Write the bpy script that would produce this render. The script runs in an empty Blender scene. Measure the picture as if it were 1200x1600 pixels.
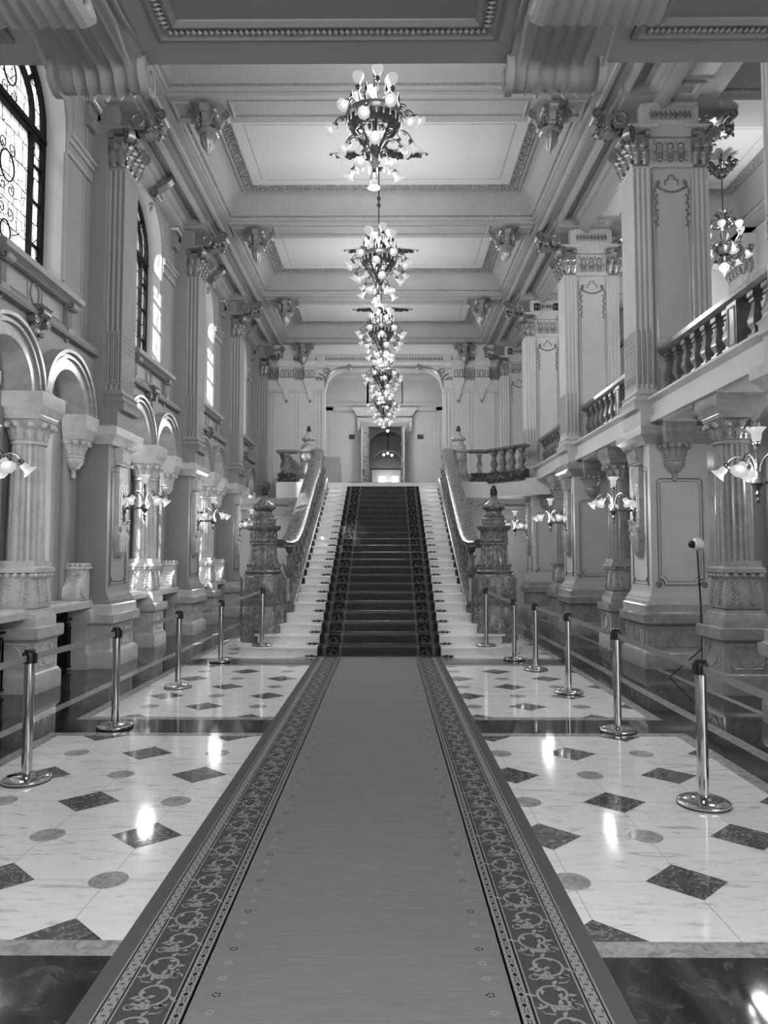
import bpy, math, random
from mathutils import Matrix, Vector
random.seed(7)
PI = math.pi
sin, cos, atan2 = math.sin, math.cos, math.atan2

# ------------------------------------------------------------------ camera, light, exposure
SC = bpy.context.scene
COL = SC.collection
F_PX = 1130.0
cam_d = bpy.data.cameras.new('camera')
cam_d.sensor_fit = 'VERTICAL'
cam_d.sensor_height = 36.0
cam_d.lens = 36.0 * F_PX / 1600.0
cam_d.clip_start = 0.05
cam_d.clip_end = 300
cam = bpy.data.objects.new('camera', cam_d)
COL.objects.link(cam)
cam.location = (0.15, 0.0, 1.65)
cam.rotation_euler = (PI / 2 + math.atan(66 / F_PX), 0, math.atan(7 / F_PX))
SC.camera = cam

SC.view_settings.view_transform = 'Standard'
SC.view_settings.look = 'None'
SC.view_settings.gamma = 1.0
SC.view_settings.use_curve_mapping = False
SC.view_settings.exposure = 1.3
SC.cycles.use_denoising = True
SC.cycles.max_bounces = 7
SC.cycles.diffuse_bounces = 4
SC.cycles.glossy_bounces = 3
SC.cycles.transmission_bounces = 4
SC.cycles.transparent_max_bounces = 8
SC.cycles.sample_clamp_indirect = 4.0
SC.cycles.caustics_reflective = False
SC.cycles.caustics_refractive = False

SKY = 1.3
SUN = 9.0
CHAND_W = 135.0
SCONCE_W = 9.0
world = bpy.data.worlds.new('overcast_sky')
SC.world = world
world.use_nodes = True
wn = world.node_tree
wn.nodes['Background'].inputs[0].default_value = (1, 1, 1, 1)
wn.nodes['Background'].inputs[1].default_value = SKY
ent_d = bpy.data.lights.new('entrance_fill_light', 'AREA')  # added unseen fill, no fixture here: brightens the near floor and carpet
ent_d.shape = 'RECTANGLE'
ent_d.size = 3.0
ent_d.size_y = 1.6
ent_d.energy = 110
ent = bpy.data.objects.new('entrance_fill_light', ent_d)
COL.objects.link(ent)
ent.location = (0, 0.7, 3.55)
ent.rotation_euler = (0.35, 0, 0)
sun_d = bpy.data.lights.new('sun', 'SUN')
sun_d.energy = SUN
sun_d.angle = math.radians(1.2)
sun = bpy.data.objects.new('sun', sun_d)
COL.objects.link(sun)
sun.location = (-12, 0, 24)
sun.rotation_euler = Vector((0.7, 0.6, -1.0)).to_track_quat('-Z', 'Y').to_euler()

# ------------------------------------------------------------------ materials
def new_mat(name):
    m = bpy.data.materials.new(name)
    m.use_nodes = True
    nt = m.node_tree
    return m, nt, nt.nodes['Principled BSDF']

def g(v):
    return (v, v, v, 1)

def plain(name, v, rough=0.6, metal=0.0, spec=0.5):
    m, nt, b = new_mat(name)
    b.inputs['Base Color'].default_value = g(v)
    b.inputs['Roughness'].default_value = rough
    b.inputs['Metallic'].default_value = metal
    b.inputs['Specular IOR Level'].default_value = spec
    return m

def stone(name, stops, scale=3.0, rough=0.4, detail=6, distort=1.5, stretch=(1, 1, 1), bump=0.0, rot=0.0, coat=0.0):
    """grey stone: a noise read through a ramp of (position, value) stops"""
    m, nt, b = new_mat(name)
    tc = nt.nodes.new('ShaderNodeTexCoord')
    mp = nt.nodes.new('ShaderNodeMapping')
    mp.inputs['Scale'].default_value = stretch
    mp.inputs['Rotation'].default_value = (0, 0, rot)
    ns = nt.nodes.new('ShaderNodeTexNoise')
    ns.inputs['Scale'].default_value = scale
    ns.inputs['Detail'].default_value = detail
    ns.inputs['Roughness'].default_value = 0.62
    ns.inputs['Distortion'].default_value = distort
    rp = nt.nodes.new('ShaderNodeValToRGB')
    el = rp.color_ramp.elements
    while len(el) < len(stops):
        el.new(0.5)
    for e, (p, v) in zip(el, stops):
        e.position = p
        e.color = g(v)
    nt.links.new(tc.outputs['Object'], mp.inputs[0])
    nt.links.new(mp.outputs[0], ns.inputs['Vector'])
    nt.links.new(ns.outputs['Fac'], rp.inputs[0])
    nt.links.new(rp.outputs[0], b.inputs['Base Color'])
    b.inputs['Roughness'].default_value = rough
    if coat:
        b.inputs['Coat Weight'].default_value = coat
        b.inputs['Coat Roughness'].default_value = 0.06
    if bump:
        bp = nt.nodes.new('ShaderNodeBump')
        bp.inputs['Strength'].default_value = bump
        bp.inputs['Distance'].default_value = 0.01
        nt.links.new(ns.outputs['Fac'], bp.inputs['Height'])
        nt.links.new(bp.outputs[0], b.inputs['Normal'])
    return m

M = {}
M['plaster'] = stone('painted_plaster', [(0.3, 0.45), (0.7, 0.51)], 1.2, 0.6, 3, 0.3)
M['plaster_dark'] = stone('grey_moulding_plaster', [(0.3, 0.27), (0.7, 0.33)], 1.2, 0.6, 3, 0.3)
M['plaster_backlit'] = stone('window_wall_plaster', [(0.3, 0.235), (0.7, 0.275)], 1.2, 0.6, 3, 0.3)  # same plaster as elsewhere, darkened: backlit shade put into the colour
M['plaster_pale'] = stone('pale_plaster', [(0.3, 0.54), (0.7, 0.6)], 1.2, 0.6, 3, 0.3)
M['relief'] = plain('dark_gilded_relief', 0.24, 0.27, 0.35)
M['relief_line'] = plain('painted_relief_line', 0.16, 0.5)
M['ceiling'] = stone('ceiling_plaster', [(0.3, 0.28), (0.7, 0.32)], 0.8, 0.7, 3, 0.3)
M['ceiling_pale'] = plain('ceiling_panel_plaster', 0.48, 0.7)
M['orn'] = stone('ceiling_ornament', [(0.35, 0.16), (0.65, 0.32)], 14, 0.5, 3, 0.4)
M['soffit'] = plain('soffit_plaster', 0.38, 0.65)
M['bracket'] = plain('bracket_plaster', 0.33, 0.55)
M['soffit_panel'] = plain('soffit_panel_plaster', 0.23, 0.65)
M['marble'] = stone('grey_streaked_marble', [(0.3, 0.24), (0.55, 0.33), (0.8, 0.40)], 3.4, 0.2, 8, 1.2, (1, 1, 1.6))
M['marble_pale'] = stone('pale_cream_marble', [(0.3, 0.42), (0.6, 0.55)], 3.4, 0.2, 8, 1.0, (1, 1, 1.5))
M['stair'] = stone('white_stair_marble', [(0.3, 0.66), (0.45, 0.80), (0.8, 0.84)], 1.6, 0.22, 8, 2.2, (0.5, 1.2, 3))
M['breccia'] = stone('veined_red_marble', [(0.40, 0.09), (0.52, 0.15), (0.585, 0.19), (0.605, 0.36), (0.625, 0.17)], 10, 0.24, 9, 1.6)
M['breccia_pale'] = stone('pale_breccia_marble', [(0.36, 0.22), (0.50, 0.36), (0.58, 0.5), (0.68, 0.36)], 10, 0.26, 9, 2.6)
M['floor_white'] = stone('white_floor_marble', [(0.33, 0.50), (0.42, 0.74), (0.5, 0.80), (0.8, 0.86)], 3.6, 0.10, 10, 2.4, (0.6, 2.6, 1), 0.0, 0.35)
M['floor_dark'] = stone('dark_floor_marble', [(0.40, 0.018), (0.56, 0.035), (0.64, 0.075), (0.72, 0.03)], 6, 0.06, 9, 1.8)
M['floor_dia'] = stone('dark_inlay_marble', [(0.36, 0.05), (0.54, 0.09), (0.60, 0.30), (0.66, 0.09)], 11, 0.07, 10, 3.2)
M['floor_grey'] = stone('grey_inlay_marble', [(0.36, 0.22), (0.50, 0.34), (0.66, 0.42)], 16, 0.08, 8, 1.2)
M['joint'] = plain('tile_joint', 0.30, 0.5)
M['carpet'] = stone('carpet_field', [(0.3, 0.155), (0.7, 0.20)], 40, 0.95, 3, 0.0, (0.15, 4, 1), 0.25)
M['carpet_edge'] = plain('carpet_edge_pile', 0.105, 0.95, 0, 0.1)
M['carpet_dark'] = stone('carpet_border_ground', [(0.3, 0.045), (0.7, 0.062)], 60, 0.95, 2, 0.0)
M['carpet_pat'] = plain('carpet_border_scrolls', 0.27, 0.95, 0, 0.1)
M['carpet_black'] = plain('carpet_dark_line', 0.015, 0.95, 0, 0.1)
M['chrome'] = plain('polished_chrome', 0.62, 0.09, 1.0)
M['black'] = plain('black_plastic', 0.012, 0.4)
M['belt'] = plain('grey_belt_webbing', 0.26, 0.8)
M['brass'] = plain('dark_bronze', 0.13, 0.3, 0.9)
M['brass_pale'] = plain('worn_bronze_rim', 0.36, 0.28, 0.85)
M['bronze'] = plain('black_bronze', 0.06, 0.32, 0.8)
M['iron'] = plain('black_iron', 0.006, 0.6, 0, 0.15)
M['dark_breccia'] = stone('black_veined_marble', [(0.45, 0.03), (0.58, 0.06), (0.61, 0.3), (0.64, 0.05)], 6, 0.2, 9, 1.8)
M['gallery_marble'] = stone('dark_grey_marble', [(0.3, 0.11), (0.6, 0.2), (0.8, 0.28)], 4, 0.2, 8, 1.2)
M['white'] = plain('white_plastic', 0.75, 0.35)
M['wood'] = plain('pale_painted_wood', 0.42, 0.5)
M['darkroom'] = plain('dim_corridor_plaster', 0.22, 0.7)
M['crystal'] = plain('crystal_drops', 0.85, 0.08, 0.0)

def lit(name, strength, base=0.8, spec=0.5):
    m, nt, b = new_mat(name)
    b.inputs['Base Color'].default_value = g(base)
    b.inputs['Roughness'].default_value = 0.3
    b.inputs['Specular IOR Level'].default_value = spec
    b.inputs['Emission Color'].default_value = g(1)
    b.inputs['Emission Strength'].default_value = strength
    m.cycles.emission_sampling = 'NONE'
    return m
M['shade'] = lit('lit_frosted_glass', 0.22, 0.05, 0.1)
M['bulb'] = lit('lit_bulb', 6.0)
M['lamp_far'] = lit('lit_lamp_globe', 1.4)
M['bright_pane'] = lit('daylit_door_glass', 1.0)

def glass_pane(name, leads=(2.2, 3.4), tint=0.95, body=0.35, mw=0.006, vw=0.022):
    """stained glass: clear and milky glass crossed by a net of dark lead lines"""
    m, nt, b = new_mat(name)
    out = nt.nodes['Material Output']
    tc = nt.nodes.new('ShaderNodeTexCoord')
    sep = nt.nodes.new('ShaderNodeSeparateXYZ')
    nt.links.new(tc.outputs['Object'], sep.inputs[0])
    cmb = nt.nodes.new('ShaderNodeCombineXYZ')
    nt.links.new(sep.outputs['Y'], cmb.inputs[0])
    nt.links.new(sep.outputs['Z'], cmb.inputs[1])
    ns = nt.nodes.new('ShaderNodeTexNoise')
    ns.inputs['Scale'].default_value = 3.0
    nt.links.new(cmb.outputs[0], ns.inputs['Vector'])
    mx = nt.nodes.new('ShaderNodeMix')
    mx.data_type = 'VECTOR'
    mx.inputs['Factor'].default_value = 0.06
    nt.links.new(cmb.outputs[0], mx.inputs[4])
    nt.links.new(ns.outputs['Color'], mx.inputs[5])
    br = nt.nodes.new('ShaderNodeTexBrick')
    br.inputs['Color1'].default_value = g(tint)
    br.inputs['Color2'].default_value = g(tint * 0.75)
    br.inputs['Mortar'].default_value = g(0)
    br.inputs['Scale'].default_value = 1.0
    br.inputs['Mortar Size'].default_value = mw
    br.inputs['Brick Width'].default_value = 0.2
    br.inputs['Row Height'].default_value = 0.3
    nt.links.new(mx.outputs[1], br.inputs['Vector'])
    vo = nt.nodes.new('ShaderNodeTexVoronoi')
    vo.feature = 'DISTANCE_TO_EDGE'
    vo.inputs['Scale'].default_value = 4.5
    nt.links.new(cmb.outputs[0], vo.inputs['Vector'])
    gt = nt.nodes.new('ShaderNodeMath')
    gt.operation = 'GREATER_THAN'
    gt.inputs[1].default_value = vw
    nt.links.new(vo.outputs[0], gt.inputs[0])
    ml = nt.nodes.new('ShaderNodeMath')
    ml.operation = 'MULTIPLY'
    nt.links.new(br.outputs['Color'], ml.inputs[0])
    nt.links.new(gt.outputs[0], ml.inputs[1])
    tr = nt.nodes.new('ShaderNodeBsdfTransparent')
    nt.links.new(ml.outputs[0], tr.inputs[0])
    tl = nt.nodes.new('ShaderNodeBsdfTranslucent')
    nt.links.new(ml.outputs[0], tl.inputs[0])
    ms = nt.nodes.new('ShaderNodeMixShader')
    ms.inputs[0].default_value = body
    nt.links.new(tr.outputs[0], ms.inputs[1])
    nt.links.new(tl.outputs[0], ms.inputs[2])
    nt.links.new(ms.outputs[0], out.inputs['Surface'])
    return m
M['glass'] = glass_pane('milky_stained_glass', body=0.9, mw=0.008, vw=0.016, tint=0.36)
M['glass_clear'] = glass_pane('clear_stained_glass', body=0.12, mw=0.008, vw=0.016, tint=0.75)
M['glass_low_milky'] = glass_pane('leaded_milky_glass', body=0.95, tint=0.4)
M['glass_low'] = glass_pane('leaded_clear_glass', body=0.3)

# ------------------------------------------------------------------ mesh builder
def rotz(a):
    return Matrix.Rotation(a, 4, 'Z')

def tr(x, y, z):
    return Matrix.Translation((x, y, z))

class MB:
    def __init__(s):
        s.v, s.f, s.m = [], [], []

    def add(s, o, mat=None, mi=None):
        b = len(s.v)
        s.v += [tuple(mat @ Vector(p)) for p in o.v] if mat else o.v
        s.f += [tuple(i + b for i in f) for f in o.f]
        s.m += o.m if mi is None else [mi] * len(o.f)
        return s

    def face(s, pts, mi=0):
        b = len(s.v)
        s.v += [tuple(p) for p in pts]
        s.f.append(tuple(range(b, b + len(pts))))
        s.m.append(mi)
        return s

    def box(s, x0, x1, y0, y1, z0, z1, mi=0):
        return s.rings([[(x0, y0, z), (x1, y0, z), (x1, y1, z), (x0, y1, z)] for z in (z0, z1)], mi)

    def rings(s, rs, mi=0, cap=True, closed=True):
        """skin consecutive rings of equal length"""
        b, n = len(s.v), len(rs[0])
        for r in rs:
            s.v += [tuple(p) for p in r]
        for k in range(len(rs) - 1):
            o = b + k * n
            for i in range(n if closed else n - 1):
                j = (i + 1) % n
                s.f.append((o + i, o + j, o + n + j, o + n + i))
                s.m.append(mi)
        if cap:
            s.f.append(tuple(b + i for i in reversed(range(n))))
            o = b + (len(rs) - 1) * n
            s.f.append(tuple(o + i for i in range(n)))
            s.m += [mi, mi]
        return s

    def prism(s, poly, z0, z1, mi=0, ax='z'):
        """extrude a 2-D polygon along an axis"""
        def p3(u, v, w):
            return {'z': (u, v, w), 'y': (u, w, v), 'x': (w, u, v)}[ax]
        return s.rings([[p3(u, v, w) for u, v in poly] for w in (z0, z1)], mi)

    def loft(s, st, mi=0):
        """stack of rectangles (x0,x1,y0,y1,z)"""
        return s.rings([[(a, c, z), (b, c, z), (b, d, z), (a, d, z)] for a, b, c, d, z in st], mi)

    def sq(s, cx, cy, st, mi=0, ry=1.0):
        """stack of centred squares (half,z)"""
        return s.loft([(cx - h, cx + h, cy - h * ry, cy + h * ry, z) for h, z in st], mi)

    def lathe(s, pr, n=24, cx=0, cy=0, mi=0, mod=None, sqr=0.0, rot=0.0):
        """pr (r,z); mod(theta,z) multiplies r; sqr 0 round .. 1 square"""
        rs = []
        for r, z in pr:
            ring = []
            for i in range(n):
                t = 2 * PI * i / n + rot
                q = r * (mod(t, z) if mod else 1)
                if sqr:
                    c = max(abs(cos(t)), abs(sin(t)))
                    q *= (1 - sqr) + sqr * min(1 / c, 1.34)
                ring.append((cx + q * cos(t), cy + q * sin(t), z))
            rs.append(ring)
        return s.rings(rs, mi)

    def tube(s, pts, r, n=6, mi=0):
        pts = [Vector(p) for p in pts]
        rr = r if isinstance(r, (list, tuple)) else [r] * len(pts)
        up = Vector((0, 0, 1))
        rs = []
        prev = None
        for i, p in enumerate(pts):
            d = (pts[min(i + 1, len(pts) - 1)] - pts[max(i - 1, 0)]).normalized()
            if prev is None:
                a = d.cross(up)
                if a.length < 0.1:
                    a = d.cross(Vector((1, 0, 0)))
            else:
                a = prev - d * prev.dot(d)
                if a.length < 1e-4:
                    a = d.cross(up)
            a.normalize()
            prev = a
            bb = d.cross(a)
            rs.append([p + (a * cos(2 * PI * k / n) + bb * sin(2 * PI * k / n)) * rr[i] for k in range(n)])
        return s.rings(rs, mi)

    def ball(s, c, r, n=8, mi=0, sz=1.0):
        pr = [(max(0.02 * r, r * sin(PI * k / 5)), c[2] - r * sz * cos(PI * k / 5)) for k in range(6)]
        return s.lathe(pr, n, c[0], c[1], mi)

    def ribbon(s, path, th, y0, y1, mi=0, mat=None):
        """a strip following a path in the x-z plane, th thick, from y0 to y1 across"""
        o = MB()
        rs = []
        n = len(path)
        for i, (x, z) in enumerate(path):
            a, b = path[max(i - 1, 0)], path[min(i + 1, n - 1)]
            dx, dz = b[0] - a[0], b[1] - a[1]
            l = math.hypot(dx, dz) or 1
            t = th(i / (n - 1)) if callable(th) else th
            nx, nz = -dz / l * t / 2, dx / l * t / 2
            rs.append([(x + nx, y0, z + nz), (x + nx, y1, z + nz), (x - nx, y1, z - nz), (x - nx, y0, z - nz)])
        o.rings(rs, mi)
        return s.add(o, mat)

    def mesh(s, name, mats, flip=False, ang=35):
        me = bpy.data.meshes.new(name)
        v = [(-a, b, c) for a, b, c in s.v] if flip else s.v
        f = [tuple(reversed(q)) for q in s.f] if flip else s.f
        me.from_pydata(v, [], f)
        for m in mats:
            me.materials.append(m)
        if len(mats) > 1:
            me.polygons.foreach_set('material_index', s.m)
        me.polygons.foreach_set('use_smooth', [True] * len(f))
        me.update()
        me.set_sharp_from_angle(angle=math.radians(ang))
        return me

def spiral(cx, cz, r0, r1, a0, turns, n=22):
    return [(cx + (r0 + (r1 - r0) * i / n) * cos(a0 + turns * 2 * PI * i / n),
             cz + (r0 + (r1 - r0) * i / n) * sin(a0 + turns * 2 * PI * i / n)) for i in range(n + 1)]

def volute(R, w, sgn=1, a0=PI / 2, n=20):
    """a scroll seen in the x-z plane, w thick in y"""
    o = MB()
    o.lathe([(R * 0.8, -w * 0.36), (R * 0.8, w * 0.36)], 14)
    d = MB()
    d.add(o, Matrix.Rotation(PI / 2, 4, 'X'))
    p = spiral(0, 0, R, R * 0.22, a0, 1.6 * sgn, n)
    d.ribbon(p, R * 0.2, -w / 2, w / 2)
    e = MB().lathe([(R * 0.2, -w * 0.56), (R * 0.2, w * 0.56)], 8)
    d.add(e, Matrix.Rotation(PI / 2, 4, 'X'))
    return d

def bump_(o, c, rx, ry, rz):
    x, y, z = c
    b = len(o.v)
    o.v += [(x - rx, y, z), (x, y - ry, z), (x + rx, y, z), (x, y + ry, z), (x, y, z - rz), (x, y, z + rz)]
    for i in range(4):
        j = (i + 1) % 4
        o.f += [(b + j, b + i, b + 4), (b + i, b + j, b + 5)]
        o.m += [0, 0]

def leaf(w, h, curl=0.3, bulge=0.12, lobes=3, th=0.12):
    """acanthus leaf: base at the origin, height along z, face towards +x, tip curling out"""
    o = MB()
    nu, nv = 6, 9
    def P(u, v, off):
        ww = w / 2 * (0.55 + 0.45 * sin(PI * min(1, v * 1.1))) * (1 - 0.75 * max(0, v - 0.72) / 0.28) * (1 + 0.16 * cos(v * lobes * 2 * PI) * abs(u))
        x = bulge * h * sin(PI * v * 0.6) + curl * h * max(0, v - 0.55) ** 2 * 4 + 0.05 * h * (1 - abs(u)) + off
        x += 0.018 * h * cos(v * lobes * 4 * PI + abs(u) * 4) * abs(u)
        z = h * (v if v < 0.85 else 0.85 + (v - 0.85) * 0.2 - (v - 0.85) * curl * 1.2)
        return (x, u * ww, z)
    for off, rev in ((0, False), (-th * w, True)):
        b = len(o.v)
        for j in range(nv + 1):
            for i in range(nu + 1):
                o.v.append(P(-1 + 2 * i / nu, j / nv, off))
        for j in range(nv):
            for i in range(nu):
                a = b + j * (nu + 1) + i
                q = (a, a + 1, a + nu + 2, a + nu + 1)
                o.f.append(tuple(reversed(q)) if rev else q)
                o.m.append(0)
    if h > 0.15:
        for k in range(4):
            v = 0.18 + 0.18 * k
            for u in (-0.95, 0.95):
                x, y, z = P(u, v, 0.004)
                bump_(o, (x, y, z), w * 0.13, w * 0.11, h * 0.06)
        x, y, z = P(0, 0.86, 0.006)
        bump_(o, (x, y, z), w * 0.16, w * 0.2, h * 0.07)
    N = (nu + 1) * (nv + 1)
    rim = [i for i in range(nu + 1)] + [j * (nu + 1) + nu for j in range(1, nv + 1)] + [nv * (nu + 1) + i for i in range(nu - 1, -1, -1)] + [j * (nu + 1) for j in range(nv - 1, 0, -1)]
    for a, b in zip(rim, rim[1:] + rim[:1]):
        o.f.append((a, a + N, b + N, b))
        o.m.append(0)
    return o

# ------------------------------------------------------------------ object trees
class T:
    """one part of a thing: shape, material, place in its parent, its own parts"""
    def __init__(s, name, mb=None, mat=None, kids=(), at=None, label=None, stuff=False, ang=35, power=None):
        s.name, s.mb, s.kids, s.at, s.label, s.stuff, s.ang, s.power = name, mb, list(kids), at or Matrix(), label, stuff, ang, power
        s.mat = [M[k] for k in (mat if isinstance(mat, (list, tuple)) else [mat])] if mat else []
        s.cache = {}
        s.src = None

    def copy_at(s, at):
        o = T(s.name, s.mb, None, s.kids, at, s.label, s.stuff, s.ang, s.power)
        o.mat, o.cache = s.mat, s.cache
        return o

FLIP = Matrix.Diagonal((-1, 1, 1, 1))

def link(node, parent, flip):
    if node.mb is None:
        o = bpy.data.objects.new(node.name, None)
        o.empty_display_size = 0.1
    else:
        if flip not in node.cache:
            node.cache[flip] = node.mb.mesh(node.name, node.mat, flip, node.ang)
        o = bpy.data.objects.new(node.name, node.cache[flip])
    COL.objects.link(o)
    if parent:
        o.parent = parent
        o.matrix_local = FLIP @ node.at @ FLIP if flip else node.at
    if node.label:
        o['label'] = node.label
    if node.stuff:
        o['kind'] = 'stuff'
    for k in node.kids:
        link(k, o, flip)
    return o

def place(node, label, cat, loc=(0, 0, 0), rot=0.0, flip=False, group=None, kind=None, name=None):
    o = link(node, None, flip)
    if name:
        o.name = name
    o.location = loc
    o.rotation_euler = (0, 0, rot)
    if kind != 'structure':
        o['category'] = cat
        o['label'] = label
    else:
        if label:
            o['label'] = label
            o['category'] = cat
    if group:
        o['group'] = group
    if kind:
        o['kind'] = kind
    return o

def struct(name, mb, mat, label=None, cat=None, kids=(), ang=35, flip=False):
    t = T(name, mb, mat, kids, ang=ang)
    return place(t, label or name.replace('_', ' '), cat or name.split('_')[0], kind='structure', flip=flip)

YP = [2.42, 6.75, 11.08, 15.41, 19.74, 24.07]      # pier lines
YC = [4.585, 8.915, 13.245, 17.575, 21.905]        # bay centres
YV4 = YC[1:]
UP = 'counting towards the stair'
ORD = ['first', 'second', 'third', 'fourth', 'fifth', 'sixth']
# ------------------------------------------------------------------ small ornament builders
def bump(o, c, rx, ry, rz, mi=0):
    x, y, z = c
    p = [(x - rx, y, z), (x, y - ry, z), (x + rx, y, z), (x, y + ry, z)]
    b = len(o.v)
    o.v += p + [(x, y, z - rz), (x, y, z + rz)]
    for i in range(4):
        j = (i + 1) % 4
        o.f += [(b + j, b + i, b + 4), (b + i, b + j, b + 5)]
        o.m += [mi, mi]

def row(o, p0, p1, step, rx, ry, rz, alt=0.0):
    p0, p1 = Vector(p0), Vector(p1)
    n = max(1, int((p1 - p0).length / step))
    for i in range(n):
        c = p0.lerp(p1, (i + 0.5) / n)
        s = 1 + (alt if i % 2 else -alt)
        bump(o, c, rx * s, ry * s, rz * s)

def frame_tube(o, x, y0, y1, z0, z1, r=0.008, notch=0.05, n=4, top_notch=False):
    """a moulded frame in the plane x with scooped lower corners"""
    def scoop(cy, cz, a0, a1):
        return [(x, cy + notch * cos(a0 + (a1 - a0) * i / 5), cz + notch * sin(a0 + (a1 - a0) * i / 5)) for i in range(6)]
    p = [(x, y0, z1)] + [(x, y0, z0 + notch)] + scoop(y0, z0, PI / 2, 0) + scoop(y1, z0, PI, PI / 2) + [(x, y1, z1 - notch * 0.4)]
    p = p + [(x, y1 - notch * 0.4, z1), (x, y0 + notch * 0.4, z1), (x, y0, z1 - notch * 0.4)]
    p[0] = (x, y0, z1 - notch * 0.4)
    o.tube(p, r, n)
    for cy in (y0, y1):
        s = spiral(cy, z0, notch * 0.62, notch * 0.12, 0, 1.5, 12)
        o.tube([(x, a, b) for a, b in s], r * 0.8, n)
    return o

def xz_frame(o, y, x0, x1, z0, z1, r=0.008, notch=0.05):
    q = MB()
    frame_tube(q, 0, x0, x1, z0, z1, r, notch)
    m = Matrix(((0, 1, 0, 0), (1, 0, 0, y), (0, 0, 1, 0), (0, 0, 0, 1)))
    return o.add(q, m)

def arch_ring(o, yc, zs, r0, r1, x0, x1, n=20, leg=0.0, mi=0):
    """half ring in the y-z plane with straight legs, from x0 to x1"""
    a = [PI * i / n for i in range(n + 1)]
    pin = [(yc + r0 * cos(t), zs + r0 * sin(t)) for t in a]
    pou = [(yc + r1 * cos(t), zs + r1 * sin(t)) for t in a]
    if leg:
        pin = [(yc + r0, zs - leg)] + pin + [(yc - r0, zs - leg)]
        pou = [(yc + r1, zs - leg)] + pou + [(yc - r1, zs - leg)]
    rs = [[(x0, i[0], i[1]), (x1, i[0], i[1]), (x1, u[0], u[1]), (x0, u[0], u[1])] for i, u in zip(pin, pou)]
    return o.rings(rs, mi)

def pierced_wall(o, x, y0, y1, z0, z1, ops, xr, n=14, mi=0, ri=1):
    """wall in the plane x with round-headed openings (yc, half, zbot, zspring) and reveals back to xr"""
    y = y0
    for yc, h, zb, zs in sorted(ops):
        o.face([(x, y, z0), (x, yc - h, z0), (x, yc - h, z1), (x, y, z1)], mi)
        if zb > z0 + 1e-4:
            o.face([(x, yc - h, z0), (x, yc + h, z0), (x, yc + h, zb), (x, yc - h, zb)], mi)
            o.face([(x, yc - h, zb), (x, yc + h, zb), (xr, yc + h, zb), (xr, yc - h, zb)], ri)
        p = [(yc - h * cos(PI * i / n), zs + h * sin(PI * i / n)) for i in range(n + 1)]
        for a, b in zip(p, p[1:]):
            o.face([(x, a[0], a[1]), (x, b[0], b[1]), (x, b[0], z1), (x, a[0], z1)], mi)
            o.face([(x, a[0], a[1]), (xr, a[0], a[1]), (xr, b[0], b[1]), (x, b[0], b[1])], ri)
        for s in (-1, 1):
            o.face([(x, yc + s * h, zb), (xr, yc + s * h, zb), (xr, yc + s * h, zs), (x, yc + s * h, zs)], ri)
        y = yc + h
    o.face([(x, y, z0), (x, y1, z0), (x, y1, z1), (x, y, z1)], mi)
    return o

def flutes(p0, p1, n, depth, margin=0.18, seg=4):
    """points from p0 to p1 with n round grooves cut to the left of the walk"""
    (x0, y0), (x1, y1) = p0, p1
    dx, dy = x1 - x0, y1 - y0
    L = math.hypot(dx, dy)
    nx, ny = -dy / L, dx / L
    pts = [p0]
    w = 1.0 / (n + margin * 2)
    for k in range(n):
        a = (margin + k + 0.1) * w
        b = (margin + k + 0.9) * w
        for i in range(seg + 1):
            t = a + (b - a) * i / seg
            d = depth * sin(PI * i / seg)
            pts.append((x0 + dx * t + nx * d, y0 + dy * t + ny * d))
    pts.append(p1)
    return pts

# ------------------------------------------------------------------ floor
fl = MB()
fl.box(-5.2, 8.4, -4, 40, -0.3, 0, 0)
PX0 = -0.10
def quad(x0, x1, y0, y1, z, mi):
    fl.face([(x0, y0, z), (x1, y0, z), (x1, y1, z), (x0, y1, z)], mi)
def poly(pts, z, mi):
    fl.face([(x, y, z) for x, y in pts], mi)
G = 0.585
for yc in (0.74, 4.93, 9.12, 13.3):
    yh = 1.86 if yc < 5 else 1.80
    y0, y1 = yc - yh, yc + yh
    x0, x1 = PX0 - 2.88, PX0 + 2.98
    quad(x0, x1, y0, y1, 0.0006, 2)
    c = 0.12
    wx0, wx1, wy0, wy1 = x0 + c, x1 - c, y0 + c, y1 - c
    quad(wx0, wx1, wy0, wy1, 0.0012, 1)
    for k in range(-5, 6):
        for j in range(-3, 4):
            cx, cy = PX0 + G * k, yc + G * j
            edge = abs(k) == 5 or abs(j) == 3
            if (k + j) % 2:
                pts = []
                for dx, dy in ((-0.21, 0), (0, -0.2), (0.21, 0), (0, 0.2)):
                    pts.append((cx + dx, cy + dy))
                if edge:
                    # clip against the white field
                    def clip(ps, ax, lim, sg):
                        out = []
                        for a, b in zip(ps, ps[1:] + ps[:1]):
                            ia, ib = sg * a[ax] <= sg * lim, sg * b[ax] <= sg * lim
                            if ia:
                                out.append(a)
                            if ia != ib:
                                t = (lim - a[ax]) / (b[ax] - a[ax])
                                out.append((a[0] + (b[0] - a[0]) * t, a[1] + (b[1] - a[1]) * t))
                        return out
                    for ax, lim, sg in ((0, wx1, 1), (0, wx0, -1), (1, wy1, 1), (1, wy0, -1)):
                        pts = clip(pts, ax, lim, sg)
                if len(pts) > 2:
                    poly(pts, 0.0024, 3)
            elif not edge:
                poly([(cx + 0.098 * cos(t * PI / 12), cy + 0.098 * sin(t * PI / 12)) for t in range(24)], 0.0024, 2)
    for k in range(-4, 5):
        quad(PX0 + G * k - 0.0022, PX0 + G * k + 0.0022, wy0, wy1, 0.0018, 4)
    for j in range(-2, 3):
        quad(wx0, wx1, yc + G * j - 0.0022, yc + G * j + 0.0022, 0.0018, 4)
for x in (-3.46, 3.16):
    quad(x, x + 0.13, -3.5, 26, 0.0006, 2)
quad(3.98, 4.07, -3.5, 26, 0.0006, 2)
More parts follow.
